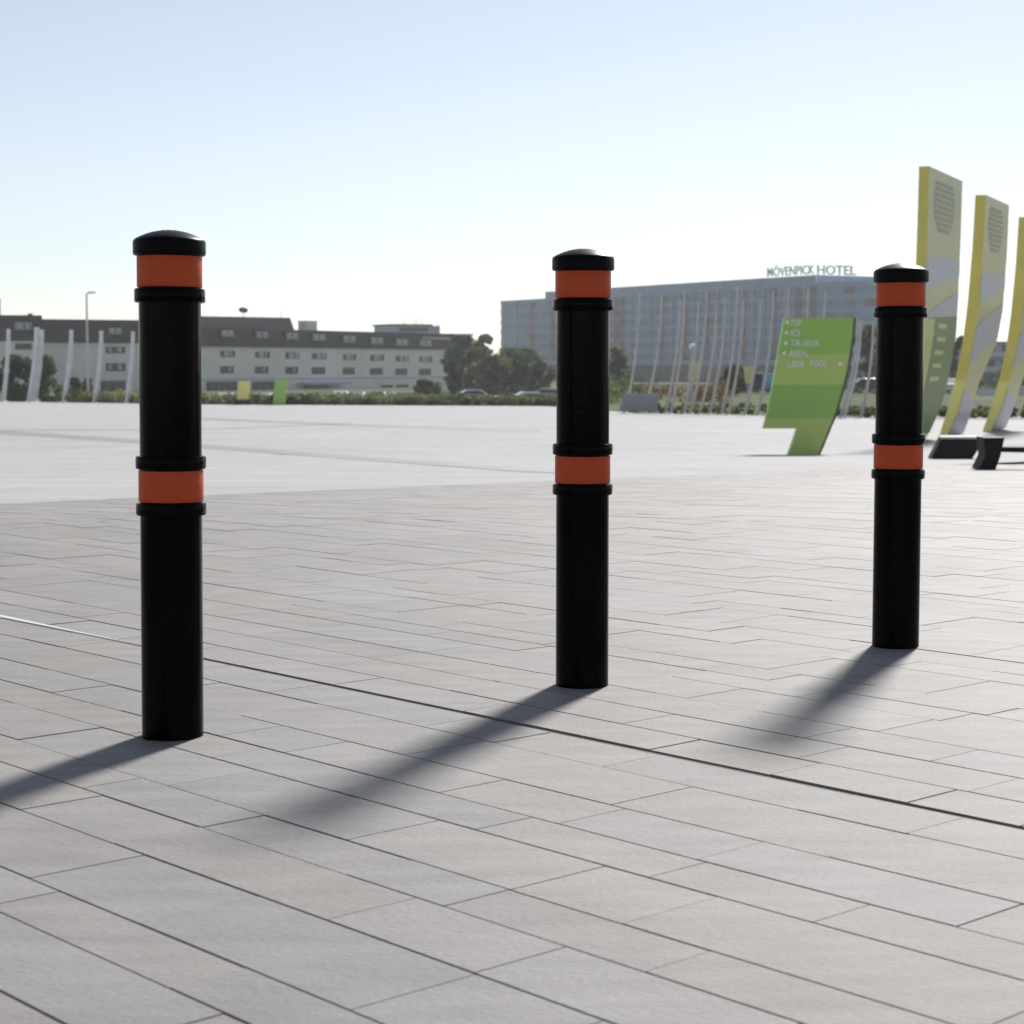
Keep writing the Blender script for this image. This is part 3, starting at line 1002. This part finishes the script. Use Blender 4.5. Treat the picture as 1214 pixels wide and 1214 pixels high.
fc = Facade(-40, 288, 52.5, 291)
zg = ground_z(fc.A.x, fc.A.y)
bt = empty('office_building', (fc.A.x, fc.A.y, 0), fc.rz)
_, zE = fc.uz(20, 404.5); _, zR = fc.uz(20, 373.5)
box_part('wall', M['render'], bt, 0, fc.L, 0, 12, zg - .5, zE)
rf = roof_mb(0, fc.L, 0, 12, zE, zR, 0.02, 0.5).build('roof', M['rooftile'], bt)
u0, zt = fc.uz(20.5, 382.5); u1, zb_ = fc.uz(40, 390.5)
b = MB(); b.box((u0 - .2, -0.2, zb_ - .2), (u1 + .2, 1.5, zt + .2)); b.build('dormer', M['rooftile'], bt)
window_part(bt, u0, u1, zb_, zt, -0.22, 2, [(0.05, 0.45), (0.65, 0.9)])
u0, zt = fc.uz(20, 405); u1, zb_ = fc.uz(40, 414.5)
window_part(bt, u0, u1, zb_, zt - .25, 0, 2, None, 'glass')
u0, zt = fc.uz(-6, 355.5); u1, _ = fc.uz(3.8, 372)
b = MB(); b.box((u0, 2, zR - .5), (u1, 4, zt)); b.box((u0 - .1, 1.9, zt), (u1 + .1, 4.1, zt + .15)); b.build('chimney', M['hband'], rf)
u0, zt = fc.uz(39, 371); b = MB(); b.box((u0 - .35, 3, zR - .05), (u0 + .35, 3.6, zt)); b.build('vent_stack', M['rooftile'], rf)
tag(bt, 'taller grey office end block with chimney at the left frame edge', 'building')

# rooftop plant building far behind
fc = Facade(470, 460, 522, 466)
zg = ground_z(fc.A.x, fc.A.y)
bp_ = empty('distant_building', (fc.A.x, fc.A.y, 0), fc.rz)
_, zt = fc.uz(495, 386)
box_part('wall', M['hband'], bp_, 0, fc.L, 0, 12, zg - .5, zt)
b = MB(); b.box((-.4, -.4, zt), (fc.L * .82, 12.4, zt + .35)); b.build('roof', M['rooftile'], bp_)
u0, z0 = fc.uz(474, 393); u1, z1 = fc.uz(508, 388.5)
b = MB(); b.box((u0, -0.05, z0), (u1, -0.004, z1)); b.build('window', M['glass'], bp_)
b = MB()
for x, y in ((484, 378), (496, 377), (499, 377.5), (505, 377), (524, 381)):
    u0, zz = fc.uz(x, y); b.tube([(u0, 2, zt - 3), (u0, 2, zz)], 0.09, 6)
b.build('antenna', M['mast'], bp_)
tag(bp_, 'flat topped grey building with aerials peeping over the dark roof', 'building')
fc = Facade(536, 480, 560, 483)
bq = empty('distant_building', (fc.A.x, fc.A.y, 0), fc.rz)
_, zt = fc.uz(548, 397)
box_part('wall', M['hpale'], bq, 0, fc.L, 0, 10, -4, zt)
b = MB(); b.box((-.3, -.3, zt), (fc.L + .3, 10.3, zt + .3)); b.build('roof', M['hband'], bq)
tag(bq, 'small pale distant building beside the treetops right of the dark roof', 'building')

# --- hotel
fh = Facade(594, 548, 966, 428)
zg = ground_z(fh.A.x, fh.A.y)
ho = empty('hotel_building', (fh.A.x, fh.A.y, 0), fh.rz)
_, zT = fh.uz(880, 331)
L = fh.L
# curved end: arc from the front line turning back
def hotel_plan(off):
    pts = [(0 - off, 0 - off)]
    R = 17.0
    uc = L
    for k in range(13):
        a = -math.pi / 2 + math.radians(105) * k / 12
        pts.append((uc + (R + off) * math.cos(a), R + (R + off) * math.sin(a)))
    e = pts[-1]
    pts.append((e[0] - 14, 34 + off)); pts.append((0 - off, 34 + off))
    return pts


def plan_prism(name, m, parent, off, z0, z1, u_to=None, smooth=False):
    b = MB(); b.prism([(x, y, z0) for x, y in hotel_plan(off)], (0, 0, z1 - z0)); return b.build(name, m, parent, fix=True)


zGF = zg + (zT - zg) * 0.19
SCALE_H = (zT - zg)
zLow = fh.uz(966, 338)[1]
plan_prism('ground_floor_glazing', M['hdark'], ho, -1.2, zg - .5, zGF)
plan_prism('wall', M['hglass'], ho, 0, zGF, zLow)
nfl = 6
fh_h = (zLow - zGF) / nfl
for k in range(nfl + 1):
    z = zGF + fh_h * k
    plan_prism('floor_band', M['hband'], ho, 0.12, z - 0.35 if k else z - .5, min(z + 0.55, zLow + .5))
# raised parapet along the front, stepping down to the left and right
u0, _ = fh.uz(645, 343); u1, _ = fh.uz(963, 331)
b = MB(); b.box((u0, 0.3, zLow + .5), (u1, 24, zT)); pa_ = b.build('penthouse', M['hband'], ho)
# vertical pale fins
fx = [612, 660, 700, 722, 748, 771, 796, 823, 850, 864, 878, 892, 905, 930, 952]
b_all = []
for x in fx:
    u, _ = fh.uz(x, 400)
    fb = MB(); fb.box((u - .22, -0.3, zGF), (u + .22, -0.125, zLow + .4)); fb.build('fin', M['hband'] if x % 2 else M['hpale'], ho)
# red cladding columns with dark windows
reds = [631, 655, 730, 737, 784, 811, 837, 880, 916, 945, 962]
for i, x in enumerate(reds):
    u, _ = fh.uz(x, 400)
    rb = MB(); rb.box((u - 1.1, -0.16, zGF + .6), (u + 1.1, -0.122, zLow - .2)); rb.build('red_panel', M['hred'], ho)
    for k in range(nfl):
        if (k * 3 + i * 2) % 5 < 2:
            wb = MB(); z = zGF + fh_h * k
            wb.box((u - 1.0, -0.21, z + .8), (u + 1.0, -0.165, z + fh_h - .55)); wb.build('window', M['hdark'], ho)
# window strips between fins, every storey
for k in range(nfl):
    z = zGF + fh_h * k
    box_part('window_ribbon', M['hribbon'], ho, 1.0, L - 1.0, -0.05, -0.004, z + 0.75, z + fh_h - .5)
# windows around the curve
for k in range(nfl):
    z = zGF + fh_h * k
    for j in range(5):
        cb = MB()
        a = -math.pi / 2 + math.radians(8 + j * 17); a2 = a + math.radians(9)
        q = [(L + 17.04 * math.cos(t), 17 + 17.04 * math.sin(t)) for t in (a, (a + a2) / 2, a2)]
        for (xa, ya), (xb, yb) in zip(q, q[1:]):
            cb.quad((xa, ya, z + .8), (xb, yb, z + .8), (xb, yb, z + fh_h - .5), (xa, ya, z + fh_h - .5))
        cb.build('window', M['hred'] if (k + j) % 3 == 0 else M['hribbon'], ho)
# rooftop letters
vs, fs = text_mesh('MÖVENPICK HOTEL', 1.0, 0.1, 0.022)
lb = MB()
u0 = fh.uz(908, 330)[0]; u1 = L + 9.5
za, zb_ = zT + 0.15, zT + 0.15 + 2.6
q = []
for x, z, e in vs:
    u = u0 + (u1 - u0) * x
    q.append((u, -0.1 + e + max(0, (u - L)) * 0.35, zb_ * z + za * (1 - z) - max(0, (x - .55)) * 1.4))
lb.add(q, fs)
lb.build('sign_letters', M['letters'], ho)
lg = MB(); lg.box((u0, 0.1, za - .35), (L - 1, .25, za - .2)); lg.box((L - 1, 0.4, zLow + .5), (L - .7, .6, za - .3)); lg.build('sign_frame', M['letters'], ho)
tag(ho, 'large blue grey hotel with rooftop letters and a rounded corner', 'building')

fw = Facade(1014, 500, 1060, 496)
wq = empty('hotel_wing', (fw.A.x, fw.A.y, 0), fw.rz)
_, zt = fw.uz(1035, 344.5)
box_part('wall', M['hglass'], wq, 0, fw.L, 0, 20, -4, zt)
b = MB(); b.box((-.2, -.2, zt), (fw.L + .2, 20.2, zt + .5)); b.build('roof', M['hband'], wq)
for k in range(6):
    z = zt - 3.6 * (k + 1)
    for j in range(3): box_part('window', M['hred'] if (k + j) % 2 else M['hdark'], wq, 0.8 + j * 3.2, 2.8 + j * 3.2, -0.05, -0.003, z + .6, z + 2.4)
tag(wq, 'grey hotel rear wing half hidden behind the farthest bollard', 'building')

# pale balcony building between the totems
fw = Facade(1160, 330, 1290, 338)
wq = empty('apartment_building', (fw.A.x, fw.A.y, 0), fw.rz)
_, zt = fw.uz(1188, 407)
box_part('wall', M['hband'], wq, 0, fw.L, 0, 12, -4, zt)
b = MB(); b.box((-.3, -.3, zt), (fw.L + .3, 12.3, zt + .3)); b.build('roof', M['rooftile'], wq)
for k in range(3):
    b = MB(); z = zt - 2.6 * (k + 1)
    b.box((0, -1.2, z + .2), (fw.L, -0.004, z + 1.1)); b.build('balcony', M['hpale'], wq)
    for j in range(5): box_part('window', M['glass'], wq, 0.8 + j * 3.6, 3.0 + j * 3.6, -0.05, -0.003, z + 1.2, z + 2.3)
tag(wq, 'pale balconied building glimpsed between the two right totems', 'building')

# ------------------------------------------------------------------ trees and planting
def leaves(b, c, rad, n, size, r, flat_=1.0):
    for _ in range(n):
        d = Vector((r.gauss(0, 1), r.gauss(0, 1), r.gauss(0, 1))).normalized() * (rad * r.random() ** 0.4)
        p = c + Vector((d.x, d.y, d.z * flat_))
        a = Vector((r.gauss(0, 1), r.gauss(0, 1), r.gauss(0, 1))).normalized()
        e = a.cross(Vector((r.gauss(0, 1), r.gauss(0, 1), r.gauss(0, 1)))).normalized()
        s_ = size * r.uniform(0.6, 1.3)
        b.add([p - a * s_, p + e * s_ * .6, p + a * s_, p - e * s_ * .6], [(0, 1, 2, 3)])


def tree(px, Y, top_py, wpx, material, label, seed, name='tree', low=0.18, base_z=None):
    r = random.Random(seed)
    x = (px - CX) / F * Y
    zb = ground_z(x, Y) if base_z is None else base_z
    H = at(px, top_py, Y).z - zb
    W = wpx / F * Y / 2
    root = empty(name, (x, Y, zb))
    t = MB()
    rt = max(0.08, 0.022 * H)
    t.tube([(0, 0, -.3), (0.02 * H, 0, H * .3), (-0.01 * H, 0.02 * H, H * .6), (0.0, 0, H * .88)], [rt, rt * .75, rt * .45, rt * .12], 8)
    ends = []
    for k in range(7):
        a = k * 2.4 + r.random(); h0 = H * r.uniform(.25, .6)
        e = Vector((math.cos(a) * W * .65, math.sin(a) * W * .65, h0 + H * r.uniform(.1, .25)))
        t.tube([(0, 0, h0), (e.x * .5, e.y * .5, h0 + (e.z - h0) * .4), e], [rt * .4, rt * .25, rt * .08], 6)
        ends.append(e)
    t.build('trunk', M['bark'], root, 60)
    b = MB()
    nc = 40
    for k in range(nc):
        h = low + (1 - low) * (k + r.random()) / nc
        prof = math.sin(math.pi * min(1.0, ((h - low) / (1 - low)) * 0.86 + 0.12)) ** 0.65
        a = r.random() * 6.283; q = W * prof * r.random() ** 0.5 * 0.82
        cr = min(W, H) * r.uniform(.15, .36)
        c = Vector((math.cos(a) * q, math.sin(a) * q, min(H * h, H - cr * .8)))
        leaves(b, c, cr, 105, max(0.13, 0.042 * min(W * 2, H)), r, 0.8)
    b.build('crown', material, root)
    tag(root, label, 'tree')
    return root


tree(22, 172, 420, 62, M['leaf_dark'], 'dark leafy tree behind the white pillars at the left edge', 1, low=0.02)
tree(57, 176, 421, 50, M['leaf'], 'green bushy tree just right of the thickest white pillars', 2, low=0.02)
tree(88, 190, 447, 26, M['leaf_rust'], 'small rust tinged tree below the street lamp', 3, low=0.05)
tree(105, 192, 448, 18, M['leaf_rust'], 'small golden brown bush right of the street lamp foot', 4, low=0.02)
tree(546, 300, 397, 52, M['leaf'], 'tall green tree at the right end of the dark roofed block', 5, low=0.05)
tree(572, 330, 396, 40, M['leaf_olive'], 'pale loose treetop between the office block and the hotel', 6, low=0.1)
tree(608, 270, 412, 76, M['leaf_dark'], 'broad dark green tree in front of the hotel left end', 7, low=0.03)
tree(585, 262, 420, 56, M['leaf_olive'], 'rust green rounded tree left of the broad dark tree', 8, low=0.03)
tree(538, 230, 425, 28, M['leaf_dark'], 'low dark tree hiding the office block corner', 9, low=0.02)
tree(505, 220, 450, 44, M['leaf_dark'], 'low spreading dark bush before the office block', 19, low=0.02)
tree(628, 290, 414, 46, M['leaf'], 'mid green tree between the broad dark tree and the middle bollard', 20, low=0.02)
tree(565, 285, 412, 50, M['leaf'], 'bushy mid green tree below the pale loose treetop', 27, low=0.02)
tree(641, 255, 428, 40, M['leaf'], 'green tree just left of the middle bollard', 10, low=0.03)
tree(732, 240, 412, 40, M['leaf'], 'green tree just right of the middle bollard', 11, low=0.03)
tree(872, 170, 432, 44, M['leaf_olive'], 'small olive tree among the masts left of the green sign', 12, low=0.12)
tree(1030, 200, 384, 44, M['leaf_olive'], 'olive brown tree between the green sign and the farthest bollard', 13, low=0.05)
tree(1138, 240, 398, 40, M['leaf_dark'], 'dark tree seen between the first two totems', 14, low=0.04)
tree(1152, 215, 412, 36, M['leaf'], 'mid green tree behind the middle totem', 15, low=0.04)
tree(1200, 260, 428, 40, M['leaf_dark'], 'low dark tree between the two right totems', 16, low=0.03)


def planting(px0, px1, dy0, dy1, h0, h1, n, material, name, label, seed, lumps=60):
    r = random.Random(seed); b = MB()
    for _ in range(lumps):
        px = r.uniform(px0, px1); u = (px - CX) / F
        y = edge_y(u) + r.uniform(dy0, dy1); x = u * y
        h = r.uniform(h0, h1)
        leaves(b, Vector((x, y, ground_z(x, y) + h * .45)), h * .62, n, 0.13, r, 0.85)
    return tag(b.build(name, material), label, 'planting', kind='stuff')


planting(236, 664, 0.6, 5.5, 0.45, 1.0, 75, M['hedge'], 'low_planting', 'low mixed green planting along the far plaza edge', 21, 300)
planting(70, 240, 0.8, 4, 0.7, 1.3, 70, M['hedge'], 'low_planting', 'low green planting behind the white pillars', 22, 80)
planting(765, 860, 40, 70, 0.8, 1.7, 70, M['leaf_rust'], 'low_shrubs', 'brownish low shrubs on the verge before the hotel', 23, 40)
planting(740, 1250, 2, 18, 0.15, 0.4, 50, M['hedge'], 'verge_planting', 'low grassy growth on the verge behind the masts', 24, 260)
planting(660, 760, 25, 55, 1.0, 2.0, 80, M['leaf'], 'low_shrubs', 'green shrubs behind the grey panel screen', 25, 30)
planting(960, 1250, 100, 150, 1.2, 2.6, 80, M['leaf_dark'], 'low_shrubs', 'dark hedge line behind the green sign and totems', 26, 70)
r_ = random.Random(5)
b = MB()
for _ in range(420):
    px = r_.uniform(-500, 1750); Y = r_.uniform(620, 700)
    if 560 < px < 1060 and r_.random() < .5: continue
    h = r_.uniform(5, 9.5)
    leaves(b, Vector(((px - CX) / F * Y, Y, -3.5 + h * .5)), h * .55, 24, 1.1, r_, 0.9)
tag(b.build('woodland', M['leaf_dark']), 'distant dark woodland along the horizon', 'woodland', kind='stuff')

# ------------------------------------------------------------------ cars
def make_car(paint, tall=False):
    root = empty('parked_van' if tall else 'parked_car', (0, 0, 0))
    h = 1.95 if tall else 1.45
    W = 0.86
    if tall: side = [(-2.2, .35), (2.2, .35), (2.25, .95), (1.75, 1.15), (1.2, h), (-2.15, h), (-2.22, 1.0)]
    else: side = [(-2.15, .32), (2.15, .32), (2.2, .72), (1.2, .92), (.55, h - .02), (-.95, h), (-1.75, .98), (-2.15, .9)]
    b = MB()
    n = len(side)
    def inset(z): return W if z < 1.0 else W - 0.16
    vs = [(x, -inset(z), z) for x, z in side] + [(x, inset(z), z) for x, z in side]
    b.add(vs, [tuple(range(n)), tuple(range(2 * n - 1, n - 1, -1))] + [(i, i + n, (i + 1) % n + n, (i + 1) % n) for i in range(n)])
    o = b.build('body', paint, root, fix=True)
    bv = o.modifiers.new('bevel', 'BEVEL'); bv.width = 0.07; bv.segments = 2
    for sgn in (-1, 1):
        g_ = MB()
        y = sgn * (W - 0.075)
        y2 = sgn * (W - 0.17 + .02)
        if tall: q = [(1.45, 1.1, y), (-1.95, 1.1, y), (-1.95, h - .2, y2), (1.1, h - .2, y2)]
        else: q = [(1.0, .98, y), (-1.5, 1.0, y), (-.95, h - .12, y2), (.5, h - .12, y2)]
        yy = sgn * (W + .012)
        pts = [Vector((x, sgn * (abs(inset(.9)) + .012) if z < 1.05 else sgn * (W - 0.16 + .015 + (0.16 * (1 - (z - 1.0) / (h - 1.0)) if False else 0)), z)) for x, z, _ in q]
        g_.prism(pts, (0, sgn * 0.01, 0)); g_.build('side_window', M['glass'], root, fix=True)
    ws = MB()
    if tall: ws.quad((1.76, -.66, 1.16), (1.76, .66, 1.16), (1.24, .6, h - .1), (1.24, -.6, h - .1))
    else: ws.quad((1.18, -.62, .95), (1.18, .62, .95), (.6, .58, h - .06), (.6, -.58, h - .06))
    ws.v = [(x + .03, y, z + .02) for x, y, z in ws.v]
    ws.build('windscreen', M['glass'], root)
    for x in (-1.35, 1.35):
        for sgn in (-1, 1):
            t = MB(); prof = [(.2, -.1), (.31, -.1), (.33, -.06), (.33, .06), (.31, .1), (.2, .1)]
            t.lathe(prof, 18); w = t.build('wheel', M['tyre'], root, 40)
            w.location = (x, sgn * (W - .06), .33); w.rotation_euler = (math.pi / 2, 0, 0)
            rm = MB(); rm.lathe([(.2, -.11), (.2, .11)], 14); rm.build('rim', M['rim'], w)
    for sgn in (-1, 1):
        hl = MB(); hl.box((2.15, sgn * .6 - .16, .62), (2.225, sgn * .6 + .16, .74)); hl.build('headlight', M['lens'], root)
        tl = MB(); tl.box((-2.235, sgn * .62 - .14, .72), (-2.14, sgn * .62 + .14, .86)); tl.build('tail_light', M['hred'], root)
    return root


cars = {k: make_car(M[k]) for k in ('car_white', 'car_silver', 'car_dark')}
used = set()
CARS = [('car_white', 268, 181, 95, 'white car roof showing over the planting left of the yellow board'),
        ('car_white', 316, 178, 80, 'white car between the small yellow and green boards'),
        ('car_silver', 351, 184, 20, 'silver car right of the small green board'),
        ('car_white', 403, 195, 100, 'bright white car below the building canopy'),
        ('car_silver', 424, 186, 85, 'silver car right of the bright white car'),
        ('car_dark', 447, 188, 100, 'dark car in the middle of the parked row'),
        ('car_silver', 478, 186, 30, 'silver car near the office block right windows'),
        ('car_white', 630, 178, 15, 'white car just left of the middle bollard'),
        ('car_silver', 649, 190, 175, 'silver car partly hidden by the middle bollard'),
        ('car_silver', 563, 205, 10, 'silver car under the trees between the two buildings'),
        ('car_dark', 880, 196, 5, 'dark car behind the masts left of the blue van'),
        ('car_white', 1131, 186, 70, 'white car seen between the first two totems'),
        ('car_dark', 1030, 190, 10, 'dark car under the tree left of the farthest bollard')]
for k, px, Y, deg, lab in CARS:
    o = cars[k] if k not in used else copy_tree(cars[k])
    used.add(k)
    x = (px - CX) / F * Y
    o.location = (x, Y, ground_z(x, Y)); o.rotation_euler = (0, 0, math.radians(deg))
    tag(o, lab, 'car', 'cars parked beyond the plaza')
van = make_car(M['car_blue'], True)
Y = 190; x = (913 - CX) / F * Y
van.location = (x, Y, ground_z(x, Y)); van.rotation_euler = (0, 0, math.radians(80))
tag(van, 'bright blue van just left of the green sign', 'van')
van = make_car(M['car_dark'], True)
Y = 192; x = (897 - CX) / F * Y
van.location = (x, Y, ground_z(x, Y)); van.rotation_euler = (0, 0, math.radians(10))
tag(van, 'dark grey van beside the bright blue van', 'van')

# ------------------------------------------------------------------ small signs, screen, railings
def board(pts, Y, material, name, label, foot=None, posts=0, thick=0.12, cat='sign'):
    c = at(sum(p[0] for p in pts) / len(pts), max(p[1] for p in pts), Y)
    zb = ground_z(c.x, Y) if Y > edge_y(c.x / Y) else -plaza_drop(Y)
    root = empty(name, (c.x, Y, zb))
    b = MB(); P = [at(px, py, Y) - Vector(root.location) for px, py in pts]
    b.prism(P, (0, thick, 0)); b.build('panel', material, root, fix=True)
    lowz = min(p.z for p in P); xs_ = [p.x for p in P if p.z < lowz + .15]
    if foot:
        b = MB(); b.box((min(xs_) - .12, -.25, 0.0), (max(xs_) + .3, .45, max(.12, lowz))); b.build('foot', M[foot], root)
    for k in range(posts):
        b = MB(); xx = min(xs_) + (max(xs_) - min(xs_)) * (0.5 if posts == 1 else (0.12 + .76 * k))
        b.tube([(xx, thick / 2, -.05), (xx, thick / 2, lowz + .1)], 0.05, 8); b.build('post', M['mast'], root)
    return tag(root, label, cat)


u_ = (288 - CX) / F
board([(280.5, 474), (294, 474), (296.5, 452), (283, 452)], edge_y(u_) - .6, M['yel2'], 'information_board', 'small leaning yellow board with dark foot at the planting edge', 'dark')
u_ = (331 - CX) / F
board([(323.5, 479), (337.5, 479), (341, 450), (326, 450)], edge_y(u_) - .6, M['green_a'], 'information_board', 'small leaning green board right of the small yellow board')
board([(815.5, 451), (827, 451.5), (831.5, 428), (818, 428)], 112, M['pale_yel'], 'information_board', 'pale yellow panel on a post among the left masts', None, 1)
board([(884, 455), (890, 455), (895, 433.5), (881, 433.5)], 112, M['pale_yel'], 'information_board', 'pale yellow panel on a post near the green sign', None, 1)
Y = edge_y((758 - CX) / F) - 0.5
board([(734, 487), (779, 488.5), (781.5, 467), (741, 466)], Y, M['grey'], 'panel_screen', 'low grey metal screen beside the leftmost masts', None, 0, 0.3, 'screen')
# pale rail on the terrace before the hotel
Y = 150
a, c = at(748, 454.5, Y), at(850, 456, Y)
root = empty('railing', (a.x, Y, ground_z(a.x, Y)))
b = MB(); b.tube([(0, 0, a.z - root.location.z), (c.x - a.x, 0, c.z - root.location.z + .05)], 0.06, 8); b.build('rail', M['pillar'], root)
for k in range(7):
    x = (c.x - a.x) * k / 6
    b = MB(); b.tube([(x, 0, -.3), (x, 0, a.z - root.location.z)], 0.04, 8); b.build('post', M['pillar'], root)
tag(root, 'pale handrail on the verge before the hotel', 'railing')
Y = 170
a, c = at(1160, 464.5, Y), at(1260, 464.5, Y)
root = empty('low_wall', (a.x, Y, ground_z(a.x, Y)))
b = MB(); b.box((0, 0, -.2), (c.x - a.x, .3, .5)); b.build('wall', M['pillar'], root)
b = MB(); b.box((-.05, -.05, .5), (c.x - a.x + .05, .35, .58)); b.build('coping', M['ctop'], root)
tag(root, 'low white wall behind the right totems', 'wall')

# ------------------------------------------------------------------ air
HAZE = 0.0002
if HAZE > 0:
    hb = MB(); hb.box((-1600, -60, -9), (1600, 760, 60))
    hz = hb.build('haze', None)
    hz.data.materials.clear()
    hm = bpy.data.materials.new('haze_air'); hm.use_nodes = True
    nt = hm.node_tree
    nt.nodes.remove(nt.nodes['Principled BSDF'])
    pv_ = nt.nodes.new('ShaderNodeVolumePrincipled')
    pv_.inputs['Color'].default_value = (0.93, 0.95, 1.0, 1)
    pv_.inputs['Density'].default_value = HAZE
    pv_.inputs['Anisotropy'].default_value = 0.3
    nt.links.new(pv_.outputs['Volume'], nt.nodes['Material Output'].inputs['Volume'])
    hz.data.materials.append(hm)
    tag(hz, 'thin pale haze in the air over the plaza', 'haze', kind='stuff')
